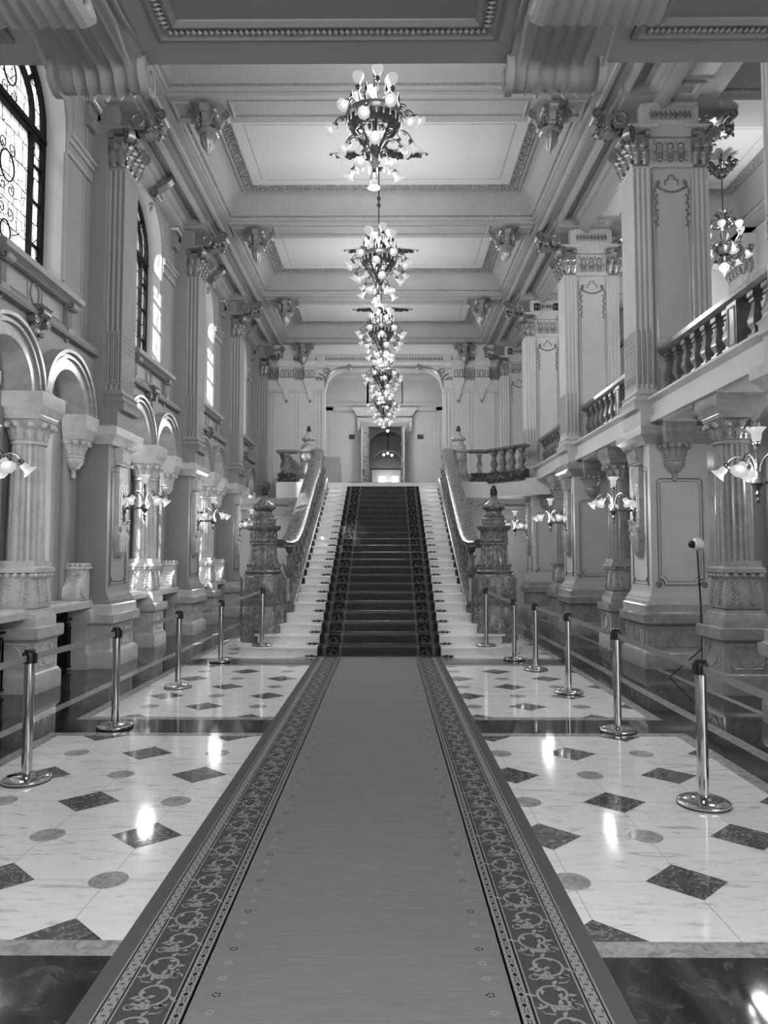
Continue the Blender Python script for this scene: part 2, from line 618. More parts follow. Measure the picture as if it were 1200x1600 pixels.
struct('floor', fl, ['floor_dark', 'floor_white', 'floor_grey', 'floor_dia', 'joint'], 'polished marble floor of white panels with dark diamonds and grey discs', 'floor')

# ------------------------------------------------------------------ left wall
wl = MB()
YA, YB = -2.3, 24.6
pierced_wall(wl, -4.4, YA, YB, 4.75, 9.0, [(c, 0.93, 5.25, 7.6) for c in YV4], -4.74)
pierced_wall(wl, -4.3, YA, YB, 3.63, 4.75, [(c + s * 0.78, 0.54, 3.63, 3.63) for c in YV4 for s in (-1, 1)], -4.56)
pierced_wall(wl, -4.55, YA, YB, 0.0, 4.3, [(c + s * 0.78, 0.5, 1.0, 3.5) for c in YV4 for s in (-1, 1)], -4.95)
wl.face([(-4.4, YA, 4.75), (-4.4, YB, 4.75), (-4.3, YB, 4.75), (-4.3, YA, 4.75)])
# rounded plaster responds between the arches and the strip carrying each corbel
for c in YV4:
    for s in (-1, 1):
        wl.box(-4.56, -4.42, c + s * 1.44 - 0.17, c + s * 1.44 + 0.17, 1.0, 3.4)
        wl.lathe([(0.07, 1.0), (0.07, 3.63)], 12, -4.56, c + s * 1.28)
        wl.lathe([(0.06, 1.0), (0.06, 3.63)], 12, -4.57, c + s * 0.27)
struct('wall_left', wl, ['plaster_backlit', 'plaster_pale'], 'grey plaster wall pierced by tall arched stained glass windows', 'wall')  # reveals take the pale plaster: daylight on the jambs put into their colour

orn = MB()
for c in YV4:
    # sunk panel frames beside the window heads, ornamented archivolt, imposts with dentils
    arch_ring(orn, c, 7.6, 0.94, 1.06, -4.41, -4.36, 24)
    for i in range(38):
        t = PI * (i + 0.5) / 38
        bump(orn, (-4.355, c + 1.0 * cos(t), 7.6 + 1.0 * sin(t)), 0.012, 0.026, 0.03)
    for s in (-1, 1):
        ya, yb = sorted((c + s * 0.94, c + s * 1.78))
        orn.box(-4.41, -4.30, ya, yb, 7.54, 7.6)
        orn.box(-4.41, -4.33, ya, yb, 7.46, 7.54)
        orn.box(-4.41, -4.365, ya, yb, 7.30, 7.46)
        row(orn, (-4.36, ya, 7.40), (-4.36, yb, 7.40), 0.045, 0.014, 0.014, 0.03)
        frame_tube(orn, -4.395, c + s * 1.38 - 0.2, c + s * 1.38 + 0.24, 7.72, 8.6, 0.012, 0.02)
        orn.tube([(-4.395, c + s * 1.55, 5.0), (-4.395, c + s * 1.55, 7.28)], 0.016, 6)
        orn.tube([(-4.40, c + s * 0.95, 5.46), (-4.40, c + s * 0.95, 7.3)], 0.03, 8)
struct('trim_1', orn, 'plaster_dark', 'moulded arches and imposts framing the tall windows of the wall', 'moulding')

lg = MB()
lg.loft([(-4.42, -4.22, YA, 24, 4.62), (-4.42, -4.20, YA, 24, 4.66), (-4.42, -4.24, YA, 24, 4.72), (-4.42, -4.28, YA, 24, 4.77)])
struct('trim_2', lg, 'plaster_backlit', 'narrow moulded ledge running above the wall arches', 'moulding')

led = MB()
led.loft([(-4.6, -4.26, YA, 24, 0.86), (-4.6, -4.16, YA, 24, 0.88), (-4.6, -4.16, YA, 24, 0.96), (-4.6, -4.2, YA, 24, 1.0)])
struct('trim_3', led, 'marble_pale', 'long marble shelf under the lower windows', 'shelf')

# upper windows, their sills, brackets and lower windows
def upper_window(gl='glass'):
    fr = MB()
    arch_ring(fr, 0, 2.35, 0.83, 0.95, -0.05, 0.05, 24, 2.35)
    fr.box(-0.05, 0.05, -0.9, 0.9, 0, 0.07)
    ins = MB()
    arch_ring(ins, 0, 2.35, 0.52, 0.60, -0.045, 0.05, 20, 2.35)
    tra = MB()
    tra.box(-0.04, 0.055, -0.9, 0.9, 2.08, 2.24)
    tra.box(-0.05, 0.075, -0.9, 0.9, 2.13, 2.19)
    bars = MB()
    for s in (-1, 1):
        for z in (0.6, 1.2, 1.7):
            bars.box(-0.02, 0.02, min(s * .58, s * .86), max(s * .58, s * .86), z, z + 0.04)
        a, b = 0.6 * cos(PI / 4), 0.86 * cos(PI / 4)
        bars.tube([(0, s * a, 2.35 + a), (0, s * b, 2.35 + b)], 0.035, 6)
    bars.tube([(0, 0, 2.93), (0, 0, 3.21)], 0.035, 6)
    pane = MB()
    p = [(0, 0.9 * cos(PI * i / 24), 2.35 + 0.9 * sin(PI * i / 24)) for i in range(25)] + [(0, -0.9, 0.02), (0, 0.9, 0.02)]
    pane.face(p)
    med = MB()
    for z, r in ((1.35, 0.17), (0.5, 0.12), (2.6, 0.15)):
        med.tube([(0.012, r * cos(t * PI / 10), z + r * 1.15 * sin(t * PI / 10)) for t in range(21)], 0.012, 5)
        for s in (-1, 1):
            q = spiral(s * 0.1, z + 0.26, 0.09, 0.02, -PI / 2, s * 1.3, 14)
            med.tube([(0.012, a, b) for a, b in q], 0.008, 4)
            q = spiral(s * 0.1, z - 0.28, 0.09, 0.02, PI / 2, -s * 1.3, 14)
            med.tube([(0.012, a, b) for a, b in q], 0.008, 4)
    return T('window', kids=[T('frame', fr, 'iron'), T('inner_arch', ins, 'iron'), T('transom', tra, 'iron'),
                             T('glazing_bars', bars, 'iron'), T('pane', pane, gl, label='pale stained glass with lead lines'), T('medallion', med, 'iron')])
UW = [upper_window(), upper_window('glass_clear')]
WLAB = ['largest-looking tall arched stained glass window, above the first pair of wall arches',
        'tall arched stained glass window, next beyond the largest-looking one',
        'tall arched stained glass window seen edge-on, two beyond the largest-looking one',
        'tall arched stained glass window beside the end wall of the hall']
for i, c in enumerate(YV4):
    o = place(UW[i in (1, 2)], WLAB[i], 'window', (-4.72, c, 5.25), kind='structure', name='window_%d' % (i + 1))

def lower_window(gl='glass_low'):
    fr = MB()
    arch_ring(fr, 0, 2.5, 0.43, 0.52, -0.04, 0.04, 16, 2.5)
    fr.box(-0.04, 0.04, -0.45, 0.45, 1.95, 2.07)
    fr.box(-0.04, 0.04, -0.03, 0.03, 0, 2.0)
    fr.box(-0.04, 0.04, -0.45, 0.45, 0, 0.08)
    for z in (0.5, 1.0, 1.5):
        fr.box(-0.015, 0.015, -0.45, 0.45, z, z + 0.02)
    pane = MB()
    pane.face([(0, 0.47 * cos(PI * i / 16), 2.5 + 0.47 * sin(PI * i / 16)) for i in range(17)] + [(0, -0.47, 0.02), (0, 0.47, 0.02)])
    return T('window', kids=[T('frame', fr, 'iron'), T('pane', pane, gl)])
LW = [lower_window('glass_low_milky'), lower_window()]
n = 6
for i, c in enumerate(YV4):
    for s, w in ((-1, 'before'), (1, 'after')):
        place(LW[i > 0], 'narrow dark-framed window under the %s pair of wall arches, just %s the column' % (ORD[i], w), 'window',
              (-4.92, c + s * 0.78, 1.0), kind='structure', name='window_%d' % n)
        n += 1

def window_sill():
    s = MB()
    s.loft([(0, 0.18, -0.97, 0.97, 0.34), (0, 0.21, -1.0, 1.0, 0.37), (0, 0.28, -1.04, 1.04, 0.40), (0, 0.29, -1.05, 1.05, 0.47), (-0.3, 0.24, -1.03, 1.03, 0.50)])
    ap = MB()
    ap.box(-0.02, 0.09, -0.95, 0.95, 0.03, 0.36)
    ap.box(0, 0.13, -0.98, 0.98, 0.0, 0.04)
    for s_ in (-1, 1):
        frame_tube(ap, 0.095, s_ * 0.46 - 0.28, s_ * 0.46 + 0.28, 0.08, 0.32, 0.012, 0.015)
    ap.tube([(0.1, 0.11 * cos(t * PI / 8), 0.2 + 0.14 * sin(t * PI / 8)) for t in range(17)], 0.014, 6)
    def cons():
        b = MB()
        b.box(0.0, 0.15, -0.07, 0.07, -0.02, 0.38)
        b.add(volute(0.07, 0.18, 1, PI / 2), tr(0.2, 0, 0.33))
        for k in range(4):
            b.box(0.15, 0.165, -0.06 + k * 0.035, -0.045 + k * 0.035, 0.05, 0.27)
        b.box(0, 0.19, -0.09, 0.09, -0.05, 0.02)
        b.ball((0.12, -0.04, -0.1), 0.03)
        b.ball((0.12, 0.04, -0.1), 0.03)
        b.ball((0.12, 0.0, -0.14), 0.025)
        return b
    cb = T('scroll_bracket', cons(), 'plaster_backlit')
    car = MB()
    car.loft([(0.02, 0.2, -0.12, 0.12, -0.03), (0.02, 0.26, -0.16, 0.16, 0.03)])
    car.add(leaf(0.26, 0.42, 0.5, 0.2), Matrix.Translation((0.05, 0, -0.44)))
    car.add(volute(0.07, 0.2, -1, PI / 2), tr(0.2, 0, -0.05))
    for s_ in (-1, 1):
        car.add(volute(0.055, 0.1, 1), tr(0.16, s_ * 0.15, -0.16) @ rotz(PI / 2))
        car.ball((0.14, s_ * 0.1, -0.3), 0.035)
    car.ball((0.1, 0, -0.42), 0.045)
    car.ball((0.08, 0, -0.5), 0.03)
    return T('window_sill', kids=[T('ledge', s, 'plaster_backlit'), T('apron', ap, 'plaster_dark'), cb.copy_at(tr(0, -0.86, 0)), cb.copy_at(tr(0, 0.86, 0)), T('cartouche', car, 'relief')])
WS = window_sill()
for i, c in enumerate(YV4):
    place(WS, 'projecting moulded sill with scroll brackets under the %s tall window, ' % ORD[i] + UP, 'window sill', (-4.4, c, 4.72), group='sills under the tall windows')

def keystone():
    b = MB()
    pts = [(0.02 + 0.1 * sin(t * PI) + t * 0.5, t * 0.4) for t in [k / 10 for k in range(11)]]
    b.ribbon(pts, 0.06, -0.09, 0.09)
    b.add(volute(0.10, 0.24, -1, PI / 2), tr(0.14, 0, -0.02))
    b.add(volute(0.12, 0.24, 1, -PI / 2), tr(0.54, 0, 0.36))
    for k in range(5):
        b.tube([(0.1 + k * 0.02, -0.12, -0.05 - k * 0.018), (0.1 + k * 0.02, 0.12, -0.05 - k * 0.018)], 0.014, 6)
        b.tube([(0.5 + k * 0.02, -0.12, 0.30 - k * 0.016), (0.5 + k * 0.02, 0.12, 0.30 - k * 0.016)], 0.014, 6)
    b.ball((0.06, 0, -0.2), 0.05)
    b.ball((0.05, 0, -0.29), 0.035)
    return T('keystone_bracket', b, 'relief')
KS = keystone()
for i, c in enumerate(YV4):
    place(KS, 'double scroll keystone bracket over the %s tall window, ' % ORD[i] + UP, 'bracket', (-4.38, c, 8.42), group='keystone brackets over the tall windows')

def archivolt():
    kids = []
    for s in (-1, 1):
        a = MB()
        arch_ring(a, s * 0.78, 0, 0.52, 0.67, -0.45, 0.12, 24)
        b = MB()
        arch_ring(b, s * 0.78, 0, 0.665, 0.70, 0.0, 0.155, 24)
        arch_ring(b, s * 0.78, 0, 0.70, 0.74, 0.0, 0.135, 24)
        arch_ring(b, s * 0.78, 0, 0.74, 0.785, 0.0, 0.18, 24)
        kids.append(T('arch_ring', a, 'marble', kids=[T('moulding', b, 'marble')]))
    return T('double_arch', kids=kids)
AV = archivolt()
for i, c in enumerate(YV4):
    place(AV, 'pair of polished marble arches springing from the %s wall column, ' % ORD[i] + UP, 'arch', (-4.3, c, 3.63), group='double arches along the wall')

# ------------------------------------------------------------------ columns
def column_tree(marb, sunk=True):
    pd = MB()
    pd.sq(0, 0, [(0.33, 0), (0.33, 0.19), (0.315, 0.22), (0.30, 0.235), (0.29, 0.25), (0.29, 0.60), (0.31, 0.62), (0.34, 0.64), (0.345, 0.66), (0.345, 0.77), (0.33, 0.78)])
    for a in range(4):
        q = MB()
        frame_tube(q, 0.293, -0.2, 0.2, 0.3, 0.57, 0.008, 0.03)
        q.tube([(0.293, 0.12 * cos(t * PI / 9), 0.435 + 0.12 * sin(t * PI / 9)) for t in range(19)], 0.01, 6)
        pd.add(q, rotz(a * PI / 2))
    pl = MB()
    pl.sq(0, 0, [(0.275, 0.78), (0.275, 0.88), (0.262, 0.90), (0.255, 0.93), (0.23, 0.95), (0.225, 0.985)])
    bs = MB()
    bs.lathe([(0.215, 0.985), (0.235, 1.0), (0.248, 1.05), (0.245, 1.13), (0.228, 1.24), (0.212, 1.34), (0.21, 1.38), (0.225, 1.41)], 48, sqr=0.92)
    lvs = []
    for a in range(4):
        lv = MB()
        for s in (-1, 1):
            y0 = s * 0.105
            for k in range(6):
                z = 1.06 + k * 0.047
                for t in (-1, 1):
                    lv.tube([(0.250 - k * 0.006, y0, z), (0.253 - k * 0.007, y0 + t * 0.035, z + 0.03), (0.246 - k * 0.007, y0 + t * 0.055, z + 0.032)], [0.012, 0.014, 0.005], 5)
            lv.tube([(0.248, y0, 1.03), (0.247, y0, 1.13), (0.216, y0, 1.34)], 0.013, 5)
        for k in range(5):
            lv.ball((0.226, -0.2 + k * 0.1, 1.395), 0.036)
        lvs.append(MB().add(lv, rotz(a * PI / 2)))
    rim = MB()
    rim.sq(0, 0, [(0.24, 1.42), (0.255, 1.43), (0.255, 1.475), (0.24, 1.49), (0.222, 1.50), (0.222, 1.57)])
    sh = MB()
    sh.lathe([(0.218, 1.57), (0.217, 1.75), (0.21, 2.2), (0.192, 3.0)], 160, mod=lambda t, z: 1.0 - 0.10 * max(0.0, sin(t * 20)) ** 0.7)
    cp = MB()
    cp.lathe([(0.195, 2.985), (0.215, 3.0), (0.215, 3.03), (0.195, 3.045), (0.20, 3.1), (0.225, 3.2), (0.275, 3.275)], 40)
    for i in range(12):
        a = 2 * PI * i / 12
        cp.add(leaf(0.105, 0.2, 0.5, 0.14, 2, 0.2), rotz(a) @ tr(0.205, 0, 3.05))
        cp.ball((0.29 * cos(a), 0.29 * sin(a), 3.225), 0.042, 8)
        bump(cp, (0.215 * cos(a + .26), 0.215 * sin(a + .26), 3.10), 0.02, 0.02, 0.03)
    ab = MB()
    ab.sq(0, 0, [(0.21, 3.27), (0.22, 3.29), (0.24, 3.30), (0.245, 3.34), (0.265, 3.36), (0.28, 3.42), (0.30, 3.44), (0.307, 3.46), (0.307, 3.625)])
    return T('column', kids=[T('pedestal', pd, marb, kids=[T('plinth', pl, marb)]), T('base', bs, marb, kids=[T('leaf_carving', q, marb) for q in lvs] + [T('rim', rim, marb)]),
                             T('shaft', sh, marb, ang=50), T('capital', cp, marb), T('abacus', ab, marb)])
COLT = column_tree('marble_pale')
COLR = column_tree('marble')
for i, c in enumerate(YV4):
    place(COLT, 'fluted pale marble column against the window wall, %s ' % ORD[i] + UP, 'column', (-4.33, c, 0), group='wall columns between the lower windows', kind='thing')
    place(COLR, 'fluted grey marble column carrying the open gallery, %s ' % ORD[i] + UP, 'column', (4.39, c, 0), group='columns under the gallery', kind='thing')

# ------------------------------------------------------------------ capitals and piers (wall plane x = 0, hall side +x)
def pil_capital(x0, x1, hy, z0, h):
    """composite capital around a pilaster end x0..x1, half width hy"""
    o = MB()
    o.loft([(x0, x1 - 0.02, -hy + .02, hy - .02, z0), (x0, x1 + 0.01, -hy, hy, z0 + 0.03), (x0, x1 - 0.02, -hy + .02, hy - .02, z0 + 0.05), (x0, x1, -hy, hy, z0 + h * 0.6), (x0, x1 + 0.03, -hy - .03, hy + .03, z0 + h * 0.8)])
    k = max(2, int(round(hy * 2 / 0.17)))
    for r, (zz, hh, off) in enumerate(((0.04, 0.42, 0.0), (0.2, 0.46, 0.5))):
        for i in range(k + (0 if r == 0 else 1)):
            y = -hy + 2 * hy * (i + (0.5 if r == 0 else 0.0)) / k
            y = max(-hy + 0.03, min(hy - 0.03, y))
            o.add(leaf(0.16, h * hh, 0.45, 0.16), tr(x1 + 0.0 + r * 0.01, y, z0 + h * zz))
        m = max(1, int(round((x1 - x0) / 0.14)))
        for s in (-1, 1):
            for i in range(m):
                x = x0 + (x1 - x0) * (i + 0.5 + (0.25 if r else 0)) / m
                o.add(leaf(0.13, h * hh, 0.45, 0.16), tr(x, s * hy, z0 + h * zz) @ rotz(s * PI / 2))
    for s in (-1, 1):
        o.add(volute(0.125, 0.11, 1, PI / 2), tr(x1 + 0.07, s * (hy + 0.05), z0 + h * 0.80) @ rotz(s * PI / 4))
        o.add(volute(0.06, 0.08, 1, PI / 2), tr(x0 + 0.04, s * (hy + 0.06), z0 + h * 0.82) @ rotz(s * PI / 2))
        o.tube([(x1 - 0.02, s * (hy - 0.14), z0 + h * 0.55), (x1 + 0.05, s * (hy - 0.08), z0 + h * 0.75), (x1 + 0.05, s * hy, z0 + h * 0.93)], [0.02, 0.03, 0.02], 6)
    o.ball((x1 + 0.05, 0, z0 + h * 0.86), 0.06)
    for t in range(5):
        bump(o, (x1 + 0.09, 0.07 * cos(t * 1.256), z0 + h * 0.86 + 0.07 * sin(t * 1.256)), 0.03, 0.035, 0.035)
    row(o, (x1 + 0.02, -hy, z0 + h * 0.72), (x1 + 0.02, hy, z0 + h * 0.72), 0.06, 0.03, 0.025, 0.03)
    return o

def small_capital(hy, x1, z0, z1):
    o = MB()
    o.loft([(0, x1, -hy, hy, z0), (0, x1 + .03, -hy - .03, hy + .03, z0 + 0.02), (0, x1, -hy, hy, z0 + 0.04), (0, x1 + 0.05, -hy - 0.03, hy + 0.03, z1 - 0.03)])
    h = z1 - z0
    for i in range(4):
        y = -hy + 2 * hy * (i + 0.5) / 4
        o.add(leaf(0.1, h * 0.8, 0.3, 0.1, 2), tr(x1 + 0.01, y, z0 + 0.04))
        o.ball((x1 + 0.08, y, z1 - 0.04), 0.03)
    for s in (-1, 1):
        for i in range(2):
            x = x1 * (i + 0.5) / 2
            o.add(leaf(0.09, h * 0.8, 0.3, 0.1, 2), tr(x, s * hy, z0 + 0.04) @ rotz(s * PI / 2))
            o.ball((x, s * (hy + 0.06), z1 - 0.04), 0.028)
    return o

def corbel(scale=1.0, mat='marble_pale'):
    """hanging half capital under an abacus, back at x = 0, top at z = 0"""
    ab = MB()
    ab.loft([(-0.04, 0.22, -0.17, 0.17, -0.35), (-0.04, 0.25, -0.19, 0.19, -0.31), (-0.04, 0.28, -0.21, 0.21, -0.24), (-0.04, 0.31, -0.225, 0.225, -0.2), (-0.04, 0.31, -0.225, 0.225, 0.0)])
    cp = MB()
    cp.lathe([(0.02, -0.84), (0.04, -0.82), (0.03, -0.79), (0.07, -0.76), (0.13, -0.69), (0.145, -0.64), (0.135, -0.61), (0.155, -0.595), (0.155, -0.575), (0.135, -0.565), (0.14, -0.5), (0.175, -0.40), (0.2, -0.35)], 20, 0.04)
    for i in range(7):
        a = -PI / 2 + PI * i / 6
        cp.add(leaf(0.1, 0.2, 0.6, 0.16, 2, 0.2), tr(0.04, 0, -0.565) @ rotz(a) @ tr(0.135, 0, 0))
        cp.ball((0.04 + 0.205 * cos(a), 0.205 * sin(a), -0.395), 0.038)
        cp.add(leaf(0.08, 0.14, 0.4, 0.3, 2, 0.2), tr(0.04, 0, -0.76) @ rotz(a) @ tr(0.075, 0, 0))
    cp.ball((0.04, 0, -0.86), 0.04)
    return T('corbel', kids=[T('abacus', ab, mat), T('hanging_capital', cp, mat)])
CORB = corbel()
CORBR = corbel(mat='marble')
for i, c in enumerate(YV4):
    for s, w in ((-1, 'entrance'), (1, 'stair')):
        if s < 0 and i:
            continue
        place(CORB, 'carved marble corbel ending the %s pair of wall arches on its %s side' % (ORD[i], w), 'corbel', (-4.43, c + s * 1.42, 3.63), group='corbels under the wall arches')

def scroll_console():
    b = MB()
    b.prism([(-0.15, 0.0), (0.15, 0.0), (0.15, 0.46), (-0.04, 0.46), (-0.05, 0.38), (-0.08, 0.3), (-0.15, 0.2), (-0.19, 0.1), (-0.18, 0.04)], 0, 0.25, ax='x')
    b.box(0, 0.28, -0.09, 0.17, 0.44, 0.475)
    for k in range(4):
        b.tube([(0.03 + k * 0.07, -0.08, 0.50), (0.03 + k * 0.07, 0.16, 0.50)], 0.026, 8)
    v = MB()
    v.add(volute(0.10, 0.05, 1, PI / 2), tr(0.25, -0.03, 0.12) @ rotz(PI / 2))
    v.tube([(0.255, -0.13, 0.14), (0.255, -0.08, 0.26), (0.255, -0.02, 0.36), (0.255, 0.03, 0.43), (0.255, 0.10, 0.38)], 0.016, 6)
    for k in range(7):
        z = 0.05 + 0.05 * k
        y = -0.195 + max(0, z - 0.12) * 0.5
        for t in (-1, 1):
            v.tube([(0.13, y, z), (0.13 + t * 0.04, y - 0.008, z + 0.025), (0.13 + t * 0.07, y, z + 0.025)], [0.009, 0.010, 0.004], 5)
    return T('scroll_console', kids=[T('body', b, 'marble_pale'), T('scroll', v, 'marble_pale')])
SCN = scroll_console()
for i, c in enumerate(YV4):
    place(SCN, 'carved marble scroll on the shelf after the %s wall column, ' % ORD[i] + UP, 'scroll ornament', (-4.43, c + 1.42, 1.0), group='carved scrolls on the marble shelf')

def giant_shaft(xh, hy, xb, z0, z1, nf=7, ns=3, back=False):
    """fluted pilaster: hall face at xh, returns back to xb"""
    p = [(xb, -hy)] + flutes((xb, -hy), (xh, -hy), ns, 0.018)[1:] + flutes((xh, -hy), (xh, hy), nf, 0.022)[1:] + flutes((xh, hy), (xb, hy), ns, 0.018)[1:]
    o = MB()
    o.prism(p, z0, z1)
    return o

def cables(xh, hy, xb, z0, z1, nf=7, ns=3):
    o = MB()
    m = 0.18
    for k in range(nf):
        y = -hy + 2 * hy * (m + k + 0.5) / (nf + 2 * m)
        o.tube([(xh - 0.008, y, z0), (xh - 0.008, y, z1)], 0.018, 6)
        for z in (z0 + 0.06, z0 + 0.12, z1 - 0.06, z1 - 0.14, z1 - 0.22, z1 - 0.3):
            bump(o, (xh + 0.004, y, z), 0.02, 0.02, 0.024)
    for s in (-1, 1):
        for k in range(ns):
            x = xb + (xh - xb) * (m + k + 0.5) / (ns + 2 * m)
            o.tube([(x, s * (hy - 0.008), z0), (x, s * (hy - 0.008), z1)], 0.015, 6)
            for z in (z0 + 0.06, z0 + 0.12, z1 - 0.06, z1 - 0.14, z1 - 0.22, z1 - 0.3):
                bump(o, (x, s * (hy + 0.004), z), 0.018, 0.018, 0.024)
    return o

def pier_tree(right):
    """pier with its back at x = xb (0 = wall plane of the upper wall), hall side +x"""
    xb = -0.12 if not right else -0.45
    xu = -0.05 if not right else -0.66
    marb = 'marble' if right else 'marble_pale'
    PL = 'plaster' if right else 'plaster_backlit'
    def st(dx, dy, z):
        return (xb - (dx if right else 0), 0.4 + dx, -0.45 - dy, 0.45 + dy, z)
    pd = MB()
    pd.loft([st(.15, .09, 0), st(.15, .09, .2), st(.13, .07, .23), st(.11, .05, .25), st(.09, .03, .26), st(.09, .03, .6), st(.12, .06, .63), st(.16, .1, .65), st(.17, .11, .77), st(.13, .08, .785), st(.12, .07, .80), st(.12, .07, .9), st(.10, .05, .92)])
    frame_tube(pd, 0.495, -0.36, 0.36, 0.31, 0.57, 0.008, 0.03)
    pd.tube([(0.495, 0.12 * cos(t * PI / 9), 0.44 + 0.12 * sin(t * PI / 9)) for t in range(19)], 0.01, 6)
    if right:
        q = MB()
        frame_tube(q, 0, -0.42, 0.38, 0.31, 0.57, 0.008, 0.03)
        q.tube([(0, 0.12 * cos(t * PI / 9), 0.44 + 0.12 * sin(t * PI / 9)) for t in range(19)], 0.01, 6)
        for s in (-1, 1):
            pd.add(q, Matrix(((0, 1, 0, 0), (1, 0, 0, s * 0.483), (0, 0, 1, 0), (0, 0, 0, 1))))
    else:
        for s in (-1, 1):
            ya, yb = sorted((s * 0.4, s * 0.64))
            pd.loft([(-0.1, 0.24, ya, yb, 0), (-0.1, 0.24, ya, yb, .2), (-0.1, 0.2, ya, yb, .25), (-0.1, 0.2, ya, yb, .62), (-0.1, 0.28, ya - .02, yb + .02, .66), (-0.1, 0.28, ya - .02, yb + .02, .78), (-0.1, .24, ya, yb, .86)])
    bd = MB()
    bd.loft([st(.09, .05, .92), st(.085, .045, .97), st(.06, .03, .985), st(.055, .03, 1.02), st(.03, .015, 1.05), st(.0, .0, 1.12), st(0, 0, 3.30)])
    pan = MB()
    frame_tube(pan, 0.405, -0.30, 0.30, 1.25, 2.9, 0.007, 0.06)
    frame_tube(pan, 0.403, -0.34, 0.34, 1.2, 2.95, 0.005, 0.06)
    pan2 = [MB(), MB()]
    if right:
        for s in (-1, 1):
            xz_frame(pan2[s > 0], s * 0.453, -0.36, 0.3, 1.2, 2.76, 0.009, 0.09)
            xz_frame(pan2[s > 0], s * 0.452, -0.32, 0.26, 1.25, 2.72, 0.005, 0.09)
            for cx in (-0.36, 0.3):
                for t in range(4):
                    a = t * PI / 2 + PI / 4
                    bump(pan2[s > 0], (cx + 0.025 * cos(a), s * 0.455, 1.2 + 0.025 * sin(a)), 0.018, 0.012, 0.018)
    stp = MB()
    stp.box(0.36, 0.47, -0.17, 0.17, 1.95, 2.98)
    stp.box(0.36, 0.46, -0.185, 0.185, 2.9, 2.93)
    stp.loft([(0.36, 0.43, -0.12, 0.12, 1.62), (0.36, 0.47, -0.15, 0.15, 1.72), (0.36, 0.50, -0.19, 0.19, 1.88), (0.36, 0.51, -0.20, 0.20, 1.95)])
    for k in range(3):
        stp.box(0.44, 0.49, -0.13 + 0.1 * k, -0.07 + 0.1 * k, 1.68, 1.86)
    sg = MB()
    sg.add(leaf(0.24, 0.3, 0.3, 0.15), tr(0.46, 0, 1.9))
    for s in (-1, 1):
        sg.add(volute(0.05, 0.06, s), tr(0.49, s * 0.12, 2.06) @ rotz(PI / 2))
        sg.tube([(0.475, s * 0.1, 2.2), (0.48, s * 0.13, 2.4), (0.475, s * 0.09, 2.6), (0.475, s * 0.12, 2.8)], 0.013, 5)
        for k in range(6):
            bump(sg, (0.48, s * (0.1 + 0.02 * (k % 2)), 2.2 + 0.1 * k), 0.02, 0.03, 0.03)
    im = MB()
    im.loft([st(.06, .04, 3.28), st(.08, .06, 3.31), st(.10, .07, 3.35), st(.14, .11, 3.39), st(.16, .13, 3.41), st(.16, .13, 3.53), st(.1, .07, 3.56)])
    bl = MB()
    bl.loft([(xb, 0.5, -0.40, 0.40, 3.55), (xb, 0.5, -0.40, 0.40, 3.82)])
    ub = MB()
    ub.loft([(xu, 0.24, -0.36 if not right else -0.24, 0.36 if not right else 0.24, 3.82), (xu, 0.24, -0.36 if not right else -0.24, 0.36 if not right else 0.24, 8.3)])
    def base(x0, x1, hy):
        o = MB()
        o.loft([(x0, x1 + .07, -hy - .07, hy + .07, 3.82), (x0, x1 + .07, -hy - .07, hy + .07, 3.92), (x0, x1 + .09, -hy - .09, hy + .09, 3.95), (x0, x1 + .05, -hy - .05, hy + .05, 3.98), (x0, x1 + .03, -hy - .03, hy + .03, 4.03), (x0, x1 + .05, -hy - .05, hy + .05, 4.06), (x0, x1 + .01, -hy - .01, hy + .01, 4.1), (x0, x1, -hy, hy, 4.14)])
        return o
    sh = giant_shaft(0.5, 0.28, 0.24, 4.14, 7.56)
    cb = cables(0.5, 0.28, 0.24, 4.22, 5.05)
    nk = MB()
    nk.loft([(0.2, 0.5, -0.28, 0.28, 7.56), (0.2, 0.52, -0.30, 0.30, 7.58), (0.2, 0.50, -0.28, 0.28, 7.6)])
    cap = pil_capital(0.24, 0.5, 0.28, 7.6, 0.6)
    ent = MB()
    ent.loft([(0.1, 0.50, -0.27, 0.27, 8.18), (0.1, 0.55, -0.32, 0.32, 8.20), (0.1, 0.56, -0.33, 0.33, 8.245), (0.1, 0.36, -0.3, 0.3, 8.255), (0.1, 0.36, -0.3, 0.3, 8.7)])
    br = MB()
    path = [(0.40 + 0.57 * t, 8.30 + 0.30 * (t ** 0.6) + 0.03 * sin(t * 2 * PI)) for t in [k / 10 for k in range(11)]]
    br.ribbon(path, 0.05, -0.11, 0.11)
    br.add(volute(0.1, 0.24, -1, PI / 2), tr(0.97, 0, 8.54))
    br.add(volute(0.07, 0.24, 1, PI / 2), tr(0.62, 0, 8.36))
    br.add(leaf(0.26, 0.42, 0.3, 0.3), tr(0.62, 0, 8.24) @ Matrix.Rotation(math.radians(58), 4, 'Y'))
    br.add(leaf(0.2, 0.2, 0.5, 0.3), tr(1.0, 0, 8.42) @ Matrix.Rotation(PI * 0.9, 4, 'Y'))
    for k in range(6):
        br.ball((0.72 + 0.05 * k, 0.06 * (-1) ** k, 8.30 + 0.025 * k), 0.045, 8)
    ros = [MB(), MB()]
    for s in (-1, 1):
        ros[s > 0].tube([(0.62 + 0.09 * cos(t * PI / 8), s * 0.14, 8.44 + 0.09 * sin(t * PI / 8)) for t in range(17)], 0.02, 6)
        ros[s > 0].box(0.35, 0.72, s * 0.12 - 0.015, s * 0.12 + 0.015, 8.3, 8.6)
